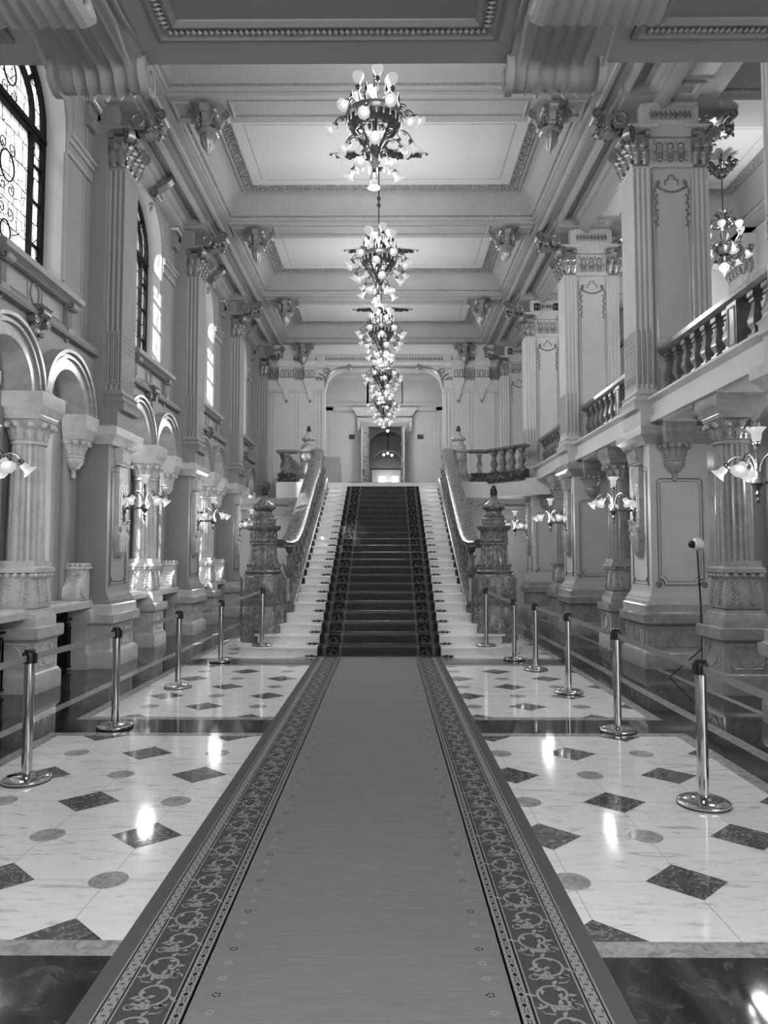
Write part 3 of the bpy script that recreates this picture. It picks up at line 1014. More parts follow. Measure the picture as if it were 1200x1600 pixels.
    kids = [T('pedestal', pd, marb), T('lower_body', bd, PL, kids=[T('panel_moulding', pan, 'relief_line')]),
            T('pilaster_strip', stp, 'marble_pale' if not right else 'marble', kids=[T('carved_drop', sg, 'marble_pale')]),
            T('small_capital', small_capital(0.17, 0.49, 3.0, 3.3), marb),
            T('impost', im, marb), T('block', bl, PL), T('upper_body', ub, PL),
            T('pilaster_base', base(0.2, 0.5, 0.28), PL),
            T('fluted_shaft', sh, PL, kids=[T('cabled_fluting', cb, 'plaster_dark')], ang=25),
            T('necking', nk, PL), T('capital', cap, 'relief'), T('entablature_block', ent, PL),
            T('scroll_bracket', br, 'relief'), T('bracket_side', ros[0], 'relief'), T('bracket_side', ros[1], 'relief')]
    if not right:
        for s in (-1, 1):
            fz, fo = MB(), MB()
            ya, yb = sorted((s * 0.3, s * 0.62))
            fz.loft([(-0.05, 0.08, ya, yb, 8.08), (-0.05, 0.13, ya, yb, 8.14), (-0.05, 0.13, ya, yb, 8.2), (-0.05, .06, ya, yb, 8.25), (-0.05, 0.06, ya, yb, 8.7)])
            fz.box(-0.05, 0.11, ya, yb, 8.42, 8.56)
            for k in range(4):
                bump(fo, (0.0 + 0.035 * k, s * 0.625, 8.49), 0.03, 0.03, 0.06)
            row(fo, (0.12, ya, 8.49), (0.12, yb, 8.49), 0.06, 0.03, 0.035, 0.06)
            kids.append(T('side_frieze', fz, PL, kids=[T('leaf_band', fo, 'relief')]))
    if right:
        for q in pan2:
            kids[1].kids.append(T('side_panel_moulding', q, 'relief_line'))
        # second fluted pilaster on the aisle side
        mx = Matrix(((-1, 0, 0, -0.24), (0, -1, 0, 0), (0, 0, 1, 0), (0, 0, 0, 1)))
        b2, s2, c2, n2 = MB().add(base(0.2, 0.42, 0.28), mx), MB().add(giant_shaft(0.42, 0.28, 0.16, 4.14, 7.56), mx), MB().add(cables(0.42, 0.28, 0.16, 4.22, 5.05), mx), MB().add(pil_capital(0.16, 0.42, 0.28, 7.6, 0.6), mx)
        e2 = MB().add(ent, tr(-0.16, 0, 0) @ Matrix(((-1, 0, 0, 0), (0, -1, 0, 0), (0, 0, 1, 0), (0, 0, 0, 1))))
        r2 = MB().add(br, tr(-0.16, 0, 0) @ Matrix(((-1, 0, 0, 0), (0, -1, 0, 0), (0, 0, 1, 0), (0, 0, 0, 1))))
        kids += [T('pilaster_base', b2, 'plaster'), T('fluted_shaft', s2, 'plaster', kids=[T('cabled_fluting', c2, 'plaster_dark')], ang=25), T('capital', n2, 'relief'), T('entablature_block', e2, 'plaster'), T('scroll_bracket', r2, 'relief')]
        fz = MB()
        fz.box(-0.42, 0.25, -0.27, 0.27, 7.62, 8.04)
        fz.box(-0.44, 0.27, -0.30, 0.30, 8.06, 8.28)
        fz.loft([(-0.44, 0.27, -0.30, 0.30, 8.26), (-0.48, 0.3, -0.34, 0.34, 8.29), (-0.44, 0.27, -0.3, 0.3, 8.30), (-0.44, 0.27, -0.3, 0.3, 8.5), (-0.48, 0.3, -0.36, 0.36, 8.52), (-0.48, 0.3, -0.36, 0.36, 8.56)])
        fz.loft([(-0.42, 0.25, -0.29, 0.29, 7.58), (-0.42, 0.25, -0.30, 0.30, 7.62)])
        fkids = []
        for s in (-1, 1):
            mo, le, ga = MB(), MB(), MB()
            for k in range(3):
                cx = -0.085 + (k - 1) * 0.165
                w = 0.045
                lp = [(cx - w, 7.72)] + [(cx - w * cos(PI * t / 6), 7.93 + w * sin(PI * t / 6)) for t in range(7)] + [(cx + w, 7.72)] + [(cx + w * cos(PI * t / 6), 7.72 - w * sin(PI * t / 6)) for t in range(7)]
                mo.tube([(x, s * 0.275, z) for x, z in lp], 0.012, 5)
                mo.box(cx - 0.02, cx + 0.02, s * 0.28 - 0.01, s * 0.28 + 0.01, 7.72, 7.82)
                bump(mo, (cx, s * 0.28, 7.87), 0.02, 0.015, 0.02)
                bump(mo, (cx, s * 0.28, 7.93), 0.015, 0.015, 0.02)
            for k in range(4):
                cx = -0.085 + (k - 1.5) * 0.165
                for z in (7.69, 7.78, 7.83, 7.95, 8.0):
                    bump(mo, (cx, s * 0.28, z), 0.018, 0.015, 0.022)
            row(le, (-0.42, s * 0.31, 8.40), (0.25, s * 0.31, 8.40), 0.07, 0.035, 0.035, 0.085)
            # garland relief on the upper body
            y = s * 0.245
            cx, zt = -0.1, 7.36
            ga.tube([(cx + 0.24 * t, y, zt - 0.06 - 0.09 * (1 - t * t)) for t in [k / 8 - 1 for k in range(17)]], 0.016, 5)
            for k in range(13):
                t = k / 6 - 1
                bump(ga, (cx + 0.2 * t, y, zt - 0.07 - 0.085 * (1 - t * t)), 0.022, 0.014, 0.022)
            for q in (-1, 1):
                for k in range(4):
                    bump(ga, (cx + q * (0.2 + 0.022 * (k % 2)), y, zt + 0.02 - 0.02 * k), 0.035, 0.02, 0.022)
                pts = [(cx + q * 0.24, y, zt - 0.05), (cx + q * 0.28, y, zt - 0.16), (cx + q * 0.24, y, zt - 0.24), (cx + q * 0.25, y, zt - 0.4), (cx + q * 0.23, y, zt - 0.58), (cx + q * 0.25, y, zt - 0.7), (cx + q * 0.2, y, zt - 0.66)]
                ga.tube(pts, 0.012, 5)
                for k in range(9):
                    bump(ga, (cx + q * (0.24 + 0.02 * (-1) ** k), y, zt - 0.14 - 0.06 * k), 0.022, 0.014, 0.026)
                ga.tube([(cx + q * 0.25, y, zt - 0.7), (cx + q * 0.25, y, 4.1)], 0.005, 4)
            ga.tube([(cx - 0.1, y, zt - 0.04), (cx - 0.1, y, zt + 0.03), (cx - 0.05, y, zt + 0.05), (cx - 0.04, y, zt + 0.1), (cx, y, zt + 0.12), (cx + 0.04, y, zt + 0.1), (cx + 0.05, y, zt + 0.05), (cx + 0.1, y, zt + 0.03), (cx + 0.1, y, zt - 0.04)], 0.011, 5)
            ga.tube([(0.2, s * 0.244, 4.2), (0.2, s * 0.244, 7.5)], 0.006, 4)
            ga.tube([(-0.4, s * 0.244, 4.2), (-0.4, s * 0.244, 7.5)], 0.006, 4)
            fkids += [T('arched_motifs', mo, 'relief'), T('leaf_band', le, 'relief')]
            kids.append(T('garland', ga, 'relief'))
        kids.append(T('frieze', fz, 'plaster', kids=fkids))
    return T('pier', kids=kids)
PIL = pier_tree(False)
PIR = pier_tree(True)
for i, y in enumerate(YP[1:], 1):
    place(PIL, 'pale pier on the window wall, behind the sconce cut by the picture edge' if i == 1 else
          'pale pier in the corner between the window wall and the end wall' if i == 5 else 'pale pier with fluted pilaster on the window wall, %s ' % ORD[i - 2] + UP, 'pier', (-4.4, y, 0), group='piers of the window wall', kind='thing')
    place(PIR, 'deep plaster pier in the corner between the gallery and the end wall' if i == 5 else 'deep plaster pier with fluted pilasters on the gallery side, %s ' % ORD[i - 1] + UP, 'pier', (4.4, y, 0), flip=True, group='piers of the gallery side', kind='thing')
    if 1 < i < 5:
        place(CORBR, 'grey carved corbel hanging on the %s gallery pier, above its framed panel' % ORD[i - 1], 'corbel', (4.36, y - 0.43, 3.62), rot=-PI / 2, group='corbels on the gallery piers')
# ------------------------------------------------------------------ ceiling
BAYS = [(YP[i], YP[i + 1]) for i in range(5)]
def coffer(x0, x1, y0, y1, z, beads=True):
    """one sunk bay: returns (mouldings, ornament, panel)"""
    def R(d, zz):
        return [(x0 + d, y0 + d, zz), (x1 - d, y0 + d, zz), (x1 - d, y1 - d, zz), (x0 + d, y1 - d, zz)]
    pr = [(0, z), (0.0, z + 0.05), (0.03, z + 0.05), (0.03, z + 0.08), (0.06, z + 0.10), (0.06, z + 0.13), (0.10, z + 0.13)]
    pr += [(0.10 + 0.30 * (1 - cos(PI / 2 * t / 6)), z + 0.13 + 0.36 * sin(PI / 2 * t / 6)) for t in range(7)]
    pr += [(0.42, z + 0.49), (0.42, z + 0.46), (0.45, z + 0.46), (0.45, z + 0.50)]
    a = MB().rings([R(d, zz) for d, zz in pr], cap=False)
    pr2 = [(0.45, z + 0.50), (0.64, z + 0.50), (0.64, z + 0.48), (0.67, z + 0.48), (0.67, z + 0.50)]
    b = MB().rings([R(d, zz) for d, zz in pr2], cap=False)
    for e in range(4):
        def side(d, zz):
            r = R(d, zz)
            return r[e], r[(e + 1) % 4]
        p, q = side(0.075, z + 0.115)
        row(b, p, q, 0.05, 0.018, 0.018, 0.018)
        p, q = side(0.50, z + 0.49)
        row(b, p, q, 0.09, 0.03, 0.03, 0.025, 0.15)
        p, q = side(0.56, z + 0.49)
        row(b, p, q, 0.07, 0.024, 0.024, 0.02, 0.25)
        p, q = side(0.61, z + 0.49)
        row(b, p, q, 0.09, 0.03, 0.03, 0.025, 0.15)
        p, q = side(0.655, z + 0.47)
        row(b, p, q, 0.045, 0.014, 0.014, 0.014)
    c = MB().rings([R(0.67, z + 0.50), R(0.86, z + 0.50)], cap=False)
    c.rings([R(0.86, z + 0.50), R(0.86, z + 0.53), R(0.90, z + 0.53)])
    l = MB()
    r = R(0.88, z + 0.515)
    for i in range(4):
        l.tube([r[i], r[(i + 1) % 4]], 0.018, 6)
    return a, b, c, l

cl_m, cl_o, cl_p, cl_l = MB(), MB(), MB(), MB()
CX = 3.28
for (y0, y1) in BAYS + [(-1.9, 2.42)]:
    a, b, c, l = coffer(-CX, CX, y0 + 0.35, y1 - 0.35, 8.7)
    cl_m.add(a); cl_o.add(b); cl_p.add(c); cl_l.add(l)
base_c = MB()
for y in YP + [-1.9]:
    base_c.face([(-CX - .01, y - 0.35, 8.7), (CX + .01, y - 0.35, 8.7), (CX + .01, y + 0.35, 8.7), (-CX - .01, y + 0.35, 8.7)])
    # sunk panels each side of the pendants
    for xa, xb in ((-2.3, 2.3), (-3.2, -3.0), (3.0, 3.2)):
        cl_m.rings([[(xa - d, y - 0.17 - d, zz), (xb + d, y - 0.17 - d, zz), (xb + d, y + 0.17 + d, zz), (xa - d, y + 0.17 + d, zz)] for d, zz in ((0.05, 8.695), (0.04, 8.672), (0.01, 8.672), (0.0, 8.695))], cap=False)
YE0, YE1 = -2.3, 24.42
# longitudinal mouldings from the coffers out to each wall
prof = [(3.28, 8.7), (3.42, 8.7), (3.44, 8.66), (3.50, 8.66), (3.52, 8.72), (3.72, 8.74), (3.74, 8.66), (3.80, 8.64), (3.84, 8.66), (3.86, 8.80), (4.02, 8.80), (4.04, 8.74), (4.10, 8.74), (4.14, 8.66), (4.2, 8.64), (4.22, 8.56), (4.34, 8.50), (4.42, 8.50)]
side_c = MB()
for s in (-1, 1):
    side_c.rings([[(s * x, y, z) for x, z in prof] for y in (YE0, YE1)], cap=False, closed=False)
for y in YP:
    for s in (-1, 1):
        side_c.box(*sorted((s * 3.75, s * 4.4)), y - 0.42, y + 0.42, 8.58, 8.82)
        side_c.box(*sorted((s * 3.68, s * 4.4)), y - 0.48, y + 0.48, 8.64, 8.84)
# back-up slab above everything so no light leaks in
slab = MB()
slab.box(-5.3, 8.4, -2.3, 33, 9.5, 9.7)
mats = []
ceil_t = T('ceiling', slab, 'ceiling', kids=[T('beam_soffits', base_c, 'ceiling'), T('side_mouldings', side_c, 'ceiling'), T('coffer_mouldings', cl_m, 'ceiling'),
           T('ornament_bands', cl_o, 'orn'), T('sunk_panels', cl_p, 'ceiling_pale'), T('panel_lines', cl_l, 'orn')])
place(ceil_t, 'coffered plaster ceiling with ornamented bands over the hall', 'ceiling', kind='structure')

def pendant():
    b = MB()
    b.loft([(-0.12, 0.12, -0.12, 0.12, 0.0), (-0.13, 0.13, -0.13, 0.13, -0.05), (-0.09, 0.09, -0.09, 0.09, -0.08), (-0.09, 0.09, -0.09, 0.09, -0.2), (-0.1, 0.1, -0.1, 0.1, -0.3)])
    for a in range(4):
        b.add(leaf(0.2, 0.3, -0.2, 0.15), rotz(a * PI / 2) @ tr(0.09, 0, -0.04) @ Matrix.Rotation(PI, 4, 'Y') @ Matrix.Rotation(PI, 4, 'Z'))
        for k in range(4):
            b.box(*sorted((0.09 * cos(a * PI / 2) - 0.01, 0.12 * cos(a * PI / 2) + 0.01)), *sorted((0.09 * sin(a * PI / 2) - 0.01, 0.12 * sin(a * PI / 2) + 0.01)), -0.1, -0.06) if k == 0 else None
    sc = MB()
    for a in range(4):
        q = MB()
        pts = [(0.13 + 0.15 * (1 - t), -0.36 + 0.26 * (1 - t)) for t in [k / 6 for k in range(7)]]
        q.ribbon(pts, 0.06, -0.05, 0.05)
        q.add(volute(0.085, 0.13, -1, PI / 2), tr(0.27, 0, -0.13))
        q.add(volute(0.05, 0.12, 1, PI / 2), tr(0.17, 0, -0.33))
        sc.add(q, rotz(a * PI / 2))
    rg = MB()
    rg.lathe([(0.13, -0.34), (0.165, -0.37), (0.165, -0.42), (0.14, -0.44)], 24)
    for k in range(12):
        bump(rg, (0.165 * cos(k * PI / 6), 0.165 * sin(k * PI / 6), -0.395), 0.015, 0.015, 0.02)
    bl = MB()
    bl.lathe([(0.13, -0.43), (0.135, -0.48), (0.12, -0.56), (0.08, -0.64), (0.03, -0.70), (0.012, -0.73), (0.012, -0.745)], 32, mod=lambda t, z: 1 - 0.16 * abs(sin(t * 4)) ** 3)
    return T('ceiling_pendant', kids=[T('block', b, 'relief'), T('scrolls', sc, 'relief'), T('ring', rg, 'relief'), T('ribbed_bulb', bl, 'relief', ang=60)])
PEN = pendant()
for i, y in enumerate(YP[1:], 1):
    for s, w in ((-1, 'window'), (1, 'gallery')):
        place(PEN, 'carved pendant with ribbed bulb hanging from the %s ceiling beam, %s side' % (ORD[i - 1], w), 'ceiling ornament', (s * 2.7, y if i < 5 else y - 0.2, 8.7), group='pendants under the ceiling beams')

# ------------------------------------------------------------------ low soffit over the entrance, with two long brackets
so = MB()
so.box(-5.2, 8.3, -2.3, 2.80, 3.62, 3.95, 0)
for xa, xb in ((-0.68, 0.52), (1.12, 3.4), (-3.4, -1.33)):
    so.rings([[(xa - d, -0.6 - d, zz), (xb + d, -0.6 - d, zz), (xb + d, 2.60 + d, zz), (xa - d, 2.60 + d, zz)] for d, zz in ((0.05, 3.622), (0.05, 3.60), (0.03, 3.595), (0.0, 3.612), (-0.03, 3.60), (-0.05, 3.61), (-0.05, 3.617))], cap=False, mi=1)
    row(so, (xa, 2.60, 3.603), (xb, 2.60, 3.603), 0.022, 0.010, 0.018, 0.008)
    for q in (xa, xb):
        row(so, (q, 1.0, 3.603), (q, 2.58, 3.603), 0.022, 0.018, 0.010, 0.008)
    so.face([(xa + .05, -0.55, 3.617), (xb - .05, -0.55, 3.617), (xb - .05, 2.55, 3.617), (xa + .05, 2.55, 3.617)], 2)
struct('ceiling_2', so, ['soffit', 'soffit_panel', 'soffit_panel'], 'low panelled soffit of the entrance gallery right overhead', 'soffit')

def long_bracket():
    n, hw = 96, 0.18
    rs = []
    prof_y = [(-1.2, 3.58), (2.72, 3.58), (2.75, 3.57), (2.765, 3.555), (2.775, 3.53), (2.795, 3.51), (2.82, 3.50), (2.85, 3.505), (2.87, 3.525), (2.88, 3.545), (2.87, 3.585), (2.84, 3.63)]
    for yy, zz in prof_y:
        ring = []
        for i in range(n + 1):
            t = -1 + 2 * i / n
            u = (t + 0.62) / 0.31
            d = 0.034 * (1 - abs(sin(u * PI)) ** 0.5) - 0.008 if -0.62 < t < 0.62 else -0.004
            ring.append((t * hw, yy, zz + 0.016 - d))
        rs.append(ring)
    o = MB().rings(rs, cap=False, closed=False)
    for s in (0, n):
        o.face([(rs[0][s][0], -1.2, 3.66)] + [rs[k][s] for k in range(len(rs))] + [(rs[0][s][0], 2.78, 3.66)])
    for s in (-1, 1):
        e = MB()
        e.add(volute(0.085, 0.03, 1, PI / 2), tr(0, 0, 0))
        o.add(e, tr(s * hw, 2.80, 3.56) @ rotz(PI / 2))
        o.tube([(s * hw, -1.0, 3.60), (s * hw, 2.5, 3.60), (s * hw, 2.7, 3.63)], 0.012, 6)
        o.tube([(s * (hw - .02), -1.0, 3.57), (s * (hw - .02), 2.5, 3.57), (s * (hw - .02), 2.66, 3.51)], 0.008, 6)
    hd = MB()
    for k in range(9):
        a = -1 + 2 * k / 8
        hd.add(leaf(0.07, 0.16, 0.4, 0.3), tr(a * 0.16, 2.17, 3.33 + 0.02 * abs(a)) @ rotz(PI / 2) @ Matrix.Rotation(-0.5, 4, 'Y'))
        hd.tube([(a * 0.17, 1.8, 3.40), (a * 0.17, 2.1, 3.35), (a * 0.175, 2.19, 3.345), (a * 0.18, 2.23, 3.38), (a * 0.18, 2.22, 3.44)], [0.02, 0.03, 0.032, 0.03, 0.01], 8)
    hd.loft([(-0.17, 0.17, 1.9, 2.17, 3.35), (-0.19, 0.19, 1.8, 2.2, 3.44), (-0.16, 0.16, 1.8, 2.22, 3.56)])
    return T('long_bracket', kids=[T('beam', o, 'bracket', ang=30), T('leaf_head', hd, 'bracket')])
LB = long_bracket()
place(LB, 'long fluted scroll bracket under the entrance soffit, window side', 'bracket', (-1.0, 0, 0), group=None)
place(LB, 'long fluted scroll bracket under the entrance soffit, gallery side', 'bracket', (0.81, 0, 0), group=None)

# ------------------------------------------------------------------ gallery and aisle beyond the right-hand piers
ga = MB()
ga.loft([(4.04, 8.3, 2.72, 24.4, 3.60), (4.04, 8.3, 2.72, 24.4, 3.70), (4.10, 8.3, 2.72, 24.4, 3.71), (4.10, 8.3, 2.72, 24.4, 3.9), (4.06, 8.3, 2.72, 24.4, 3.92), (4.02, 8.3, 2.72, 24.4, 3.95), (4.02, 8.3, 2.72, 24.4, 3.98)])
for i, (y0, y1) in enumerate(BAYS):
    for ya, yb in ((y0 + 0.75, YC[i] - 0.45), (YC[i] + 0.45, y1 - 0.75)):
        ga.rings([[(4.1 + d, ya + d, z), (4.62 - d, ya + d, z), (4.62 - d, yb - d, z), (4.1 + d, yb - d, z)] for d, z in ((0, 3.6), (0, 3.56), (0.05, 3.55), (0.06, 3.6))], cap=False)
struct('floor_2', ga, 'plaster_pale', 'gallery slab with a moulded pale edge carried by the columns', 'gallery floor')
wr = MB()
wr.face([(8.0, -2.3, 0), (8.0, 33, 0), (8.0, 33, 9.0), (8.0, -2.3, 9.0)])
for y in YP[1:]:
    for z0, z1 in ((0, 3.6), (3.98, 8.5)):
        wr.box(7.75, 8.0, y - 0.3, y + 0.3, z0, z1)
        wr.box(7.68, 8.0, y - 0.36, y + 0.36, z0, z0 + 0.9)
    q = giant_shaft(0.3, 0.3, 0.05, 4.3, 7.6)
    wr.add(q, Matrix(((-1, 0, 0, 7.95), (0, -1, 0, y), (0, 0, 1, 0), (0, 0, 0, 1))))
for c in YC:
    for z0, z1 in ((0.5, 3.0), (4.4, 7.6)):
        q = MB()
        frame_tube(q, 7.985, c - 1.5, c + 1.5, z0, z1, 0.03, 0.15)
        wr.add(q)
wcap = MB().add(pil_capital(0.05, 0.3, 0.3, 7.6, 0.7), FLIP)
struct('wall_right', wr, 'plaster', 'plaster wall closing the aisle behind the gallery piers', 'wall', kids=[T('capital', wcap, 'relief', at=tr(7.95, y, 0)) for y in YP[2:5]])

ac, ao, ap_ = MB(), MB(), MB()
for (y0, y1) in BAYS:
    a, b, c, l = coffer(5.15, 7.7, y0 + 0.35, y1 - 0.35, 8.6)
    ac.add(a); ao.add(b); ap_.add(c); ac.add(l)
    for xa, xb, ya, yb in ((4.35, 4.85, y0 + 1.0, y1 - 1.0), (4.45, 4.75, y0 + 0.55, y0 + 0.8), (4.45, 4.75, y1 - 0.8, y1 - 0.55)):
        ac.rings([[(xa - d, ya - d, z), (xb + d, ya - d, z), (xb + d, yb + d, z), (xa - d, yb + d, z)] for d, z in ((0.06, 8.56), (0.06, 8.53), (0.04, 8.53), (0.0, 8.555))], cap=False)
        ap_.face([(xa, ya, 8.555), (xb, ya, 8.555), (xb, yb, 8.555), (xa, yb, 8.555)])
    for yy in (y0 + 0.675, y1 - 0.675):
        for k in range(4):
            bump(ao, (4.6 + 0.06 * cos(k * PI / 2 + .7), yy + 0.05 * sin(k * PI / 2 + .7), 8.55), 0.04, 0.03, 0.02)
ac.box(4.2, 5.15, -2.3, 24.4, 8.56, 8.7)
for y in YP:
    ac.face([(5.15, y - 0.35, 8.6), (8, y - 0.35, 8.6), (8, y + 0.35, 8.6), (5.15, y + 0.35, 8.6)])
ac.face([(7.7, -2.3, 8.6), (8.1, -2.3, 8.6), (8.1, 24.4, 8.6), (7.7, 24.4, 8.6)])
place(T('ceiling', ac, 'ceiling', kids=[T('ornament_bands', ao, 'orn'), T('sunk_panels', ap_, 'ceiling_pale')]), 'panelled ceiling over the gallery aisle behind the right-hand piers', 'ceiling', kind='structure', name='ceiling_3')

def baluster_mb(h, w=0.06):
    b = MB()
    b.sq(0, 0, [(w, 0), (w, h * .12), (w * .6, h * .14), (w * .55, h * .2), (w * .95, h * .32), (w * 1.0, h * .42), (w * .55, h * .68), (w * .5, h * .76), (w * .8, h * .8), (w * .8, h * .84), (w * .6, h * .86), (w, h * .9), (w, h)])
    return b
BAL_D = T('baluster', baluster_mb(0.56, 0.075), 'gallery_marble')
BAL_P = T('baluster', baluster_mb(0.56, 0.07), 'gallery_marble')

def balustrade(p0, p1, z0, hb, rail_t, mat_rail, bal, mat_base, step=0.28, posts=()):
    """straight balustrade from p0 to p1 (plan), base bottom at z0, local origin at p0, along +x"""
    L = math.hypot(p1[0] - p0[0], p1[1] - p0[1])
    hb0 = hb
    base = MB().loft([(0, L, -0.1, 0.1, 0), (0, L, -0.1, 0.1, hb0 - .03), (0, L, -0.08, 0.08, hb0)])
    rail = MB().loft([(-0.02, L + .02, -0.08, 0.08, hb0 + 0.56), (-0.04, L + .04, -0.13, 0.13, hb0 + 0.60), (-0.04, L + .04, -0.14, 0.14, hb0 + 0.56 + rail_t), (0, L, -0.1, 0.1, hb0 + 0.58 + rail_t)])
    kids = [T('plinth', base, mat_base), T('handrail', rail, mat_rail)]
    n = max(1, int(L / step))
    for k in range(n):
        x = L * (k + 0.5) / n
        if any(abs(x - q) < 0.2 for q in posts):
            continue
        kids.append(bal.copy_at(tr(x, 0, hb0)))
    for q in posts:
        pm = MB().box(q - 0.12, q + 0.12, -0.1, 0.1, hb0, hb0 + 0.56)
        f = MB()
        for s in (-1, 1):
            xz_frame(f, s * 0.105, q - 0.08, q + 0.08, hb0 + 0.05, hb0 + 0.5, 0.01, 0.01)
        kids.append(T('pedestal', pm, mat_rail, kids=[T('frame', f, 'marble_pale')]))
    return T('balustrade', kids=kids), (p0[0], p0[1], z0), math.atan2(p1[1] - p0[1], p1[0] - p0[0])
for i in range(5):
    ya, yb = (YP[i] + 0.3 if i else 2.8), YP[i + 1] - 0.24
    yb_ = yb if i < 3 else yb
    if i == 3:
        ya, yb_ = YP[3] + 0.3, YP[4] - 0.24
    if i == 4:
        continue
    if i == 0:
        continue
    posts = [(yb_ - ya) / 2 - 0.4, ] if i < 3 else ()
    b, loc, rz = balustrade((4.36, ya), (4.36, yb_), 3.98, 0.12, 0.1, 'gallery_marble', BAL_P, 'gallery_marble', 0.3, posts)
    place(b, 'dark grey marble balustrade of the gallery, %s opening ' % ORD[i - 1] + UP, 'balustrade', loc, rz, group='balustrades between the gallery piers')

wf = MB()  # added out of view to cut light from behind, openings let some through
wf.box(-5.3, -1.0, -2.5, -2.3, 0, 9.6)
wf.box(-1.0, 3.6, -2.5, -2.3, 0, 4.0)
wf.box(-1.0, 8.4, -2.5, -2.3, 8.5, 9.6)
wf.box(8.0, 8.4, -2.5, -2.3, 0, 8.5)
struct('wall_light_screen', wf, 'plaster', 'unseen wall behind the camera, added to hold back rear light', 'wall')
# ------------------------------------------------------------------ staircase
NR, RH, RT, YS = 24, 0.1525, 0.37, 11.72
HW = [2.42, 2.24, 2.08, 1.94, 1.82, 1.72, 1.62] + [1.53] * 20
CR = [0.7, 0.6, 0.3, 0.22, 0.16, 0.12, 0.08] + [0.0] * 20
ZL = NR * RH
def step_poly(y, hw, r, yb, off):
    hw, y = hw + off, y - off
    if r < 0.01:
        return [(-hw, yb), (-hw, y), (hw, y), (hw, yb)]
    n = 8
    L = [(-hw + r - r * cos(PI / 2 * k / n), y + r - r * sin(PI / 2 * k / n)) for k in range(n + 1)]
    R = [(-a, b) for a, b in reversed(L)]
    return [(-hw, yb)] + L + R + [(hw, yb)]
stairs = []
for i in range(NR):
    y = YS + i * RT
    yb = {0: 13.5, 1: 13.3}.get(i, y + RT + 0.45 if i < 7 else y + RT + 0.05)
    st_ = MB()
    st_.prism(step_poly(y + 0.03, HW[i] - 0.03, CR[i], yb, 0), i * RH - (0.0 if i == 0 else 0.02), (i + 1) * RH - 0.035)
    for off, za, zb in ((-0.005, 0.036, 0.028), (0.012, 0.028, 0.008), (0.004, 0.008, 0.0)):
        st_.prism(step_poly(y + 0.01, HW[i] - 0.01, CR[i], yb, off), (i + 1) * RH - za, (i + 1) * RH - zb)
    stairs.append(T('step', st_, 'stair'))
under = MB()
under.prism([(YS + 2.6, 0), (20.3, 0), (20.3, ZL - 0.1), (YS + 2.6, 7 * RH - .1)], -1.55, 1.55, ax='x')
stairs.append(T('understair', under, 'stair'))
place(T('staircase', kids=stairs), 'broad white marble staircase rising to the upper landing', 'staircase', kind='thing')

# newels
def newel(low):
    kids = []
    h = 1.16 if low else 0.10
    pl = MB()
    if low:
        pl.lathe([(0.375, 0), (0.375, 0.05), (0.365, 0.58), (0.355, 0.6), (0.355, 0.63), (0.365, 0.65), (0.36, 1.1), (0.345, 1.14), (0.33, h)], 48, sqr=0.35)
        pl.box(-0.40, 0.40, 0.0, 0.42, 0, 1.08)
    else:
        pl.lathe([(0.36, 0), (0.36, 0.07), (0.33, h)], 40, sqr=0.3)
    to = MB().lathe([(0.30, h), (0.32, h + .02), (0.325, h + .045), (0.31, h + .065), (0.285, h + .075), (0.285, h + .095), (0.30, h + .105), (0.30, h + .12), (0.28, h + .13)], 40)
    be = MB().lathe([(0.285, h + .13), (0.27, h + .17), (0.25, h + .24), (0.235, h + .33), (0.228, h + .42), (0.228, h + .50)], 120, mod=lambda t, z: 1 - 0.07 * max(0, sin(t * 16)) ** 0.7)
    for k in range(16):
        a = 2 * PI * k / 16
        bump(be, (0.285 * cos(a), 0.285 * sin(a), h + .15), 0.03, 0.03, 0.03)
    bl = MB().lathe([(0.225, h + .50), (0.245, h + .51), (0.245, h + .535), (0.225, h + .55), (0.24, h + .57), (0.232, h + .72), (0.245, h + .76)], 40)
    for k in range(12):
        a = 2 * PI * k / 12
        bl.tube([(0.232 * cos(a + t * .26), 0.232 * sin(a + t * .26), h + .62 + .07 * sin(t * 3.1)) for t in (-1, -.5, 0, .5, 1)], 0.012, 5)
    dk = MB().lathe([(0.24, h + .75), (0.27, h + .77), (0.295, h + .80), (0.30, h + .83), (0.285, h + .84), (0.21, h + .85)], 40)
    for k in range(24):
        a = 2 * PI * k / 24
        bump(dk, (0.27 * cos(a), 0.27 * sin(a), h + .775), 0.02, 0.02, 0.02)
    ti = MB().lathe([(0.205, h + .85), (0.21, h + .87), (0.205, h + .93), (0.22, h + .94), (0.215, h + .96), (0.17, h + .99), (0.18, h + 1.0), (0.175, h + 1.02), (0.14, h + 1.04), (0.135, h + 1.08), (0.15, h + 1.1)], 36)
    on = MB().lathe([(0.13, h + 1.1), (0.18, h + 1.12), (0.208, h + 1.155), (0.20, h + 1.19), (0.15, h + 1.23), (0.10, h + 1.265), (0.07, h + 1.30), (0.06, h + 1.34), (0.068, h + 1.37)], 64, mod=lambda t, z: 1 - 0.10 * abs(sin(t * 5)) ** 4)
    pc = MB().lathe([(0.035, h + 1.36), (0.05, h + 1.38), (0.055, h + 1.42), (0.045, h + 1.48), (0.025, h + 1.53), (0.006, h + 1.56)], 16)
    for zz, rr in ((1.40, .055), (1.43, .054), (1.46, .048), (1.49, .04), (1.52, .026)):
        for k in range(7):
            a = 2 * PI * (k + (zz * 50 % 2) / 2) / 7
            bump(pc, (rr * cos(a), rr * sin(a), h + zz), 0.015, 0.015, 0.022)
    m2 = 'breccia' if low else 'breccia_pale'
    kids = [T('plinth', pl, m2), T('torus', to, m2), T('fluted_bell', be, m2), T('drum', bl, m2), T('carved_disc', dk, m2), T('stepped_cap', ti, m2), T('onion_cap', on, m2, ang=60), T('pine_cone', pc, 'bronze', label='dark bronze pine cone')]
    return T('newel_post', kids=kids)
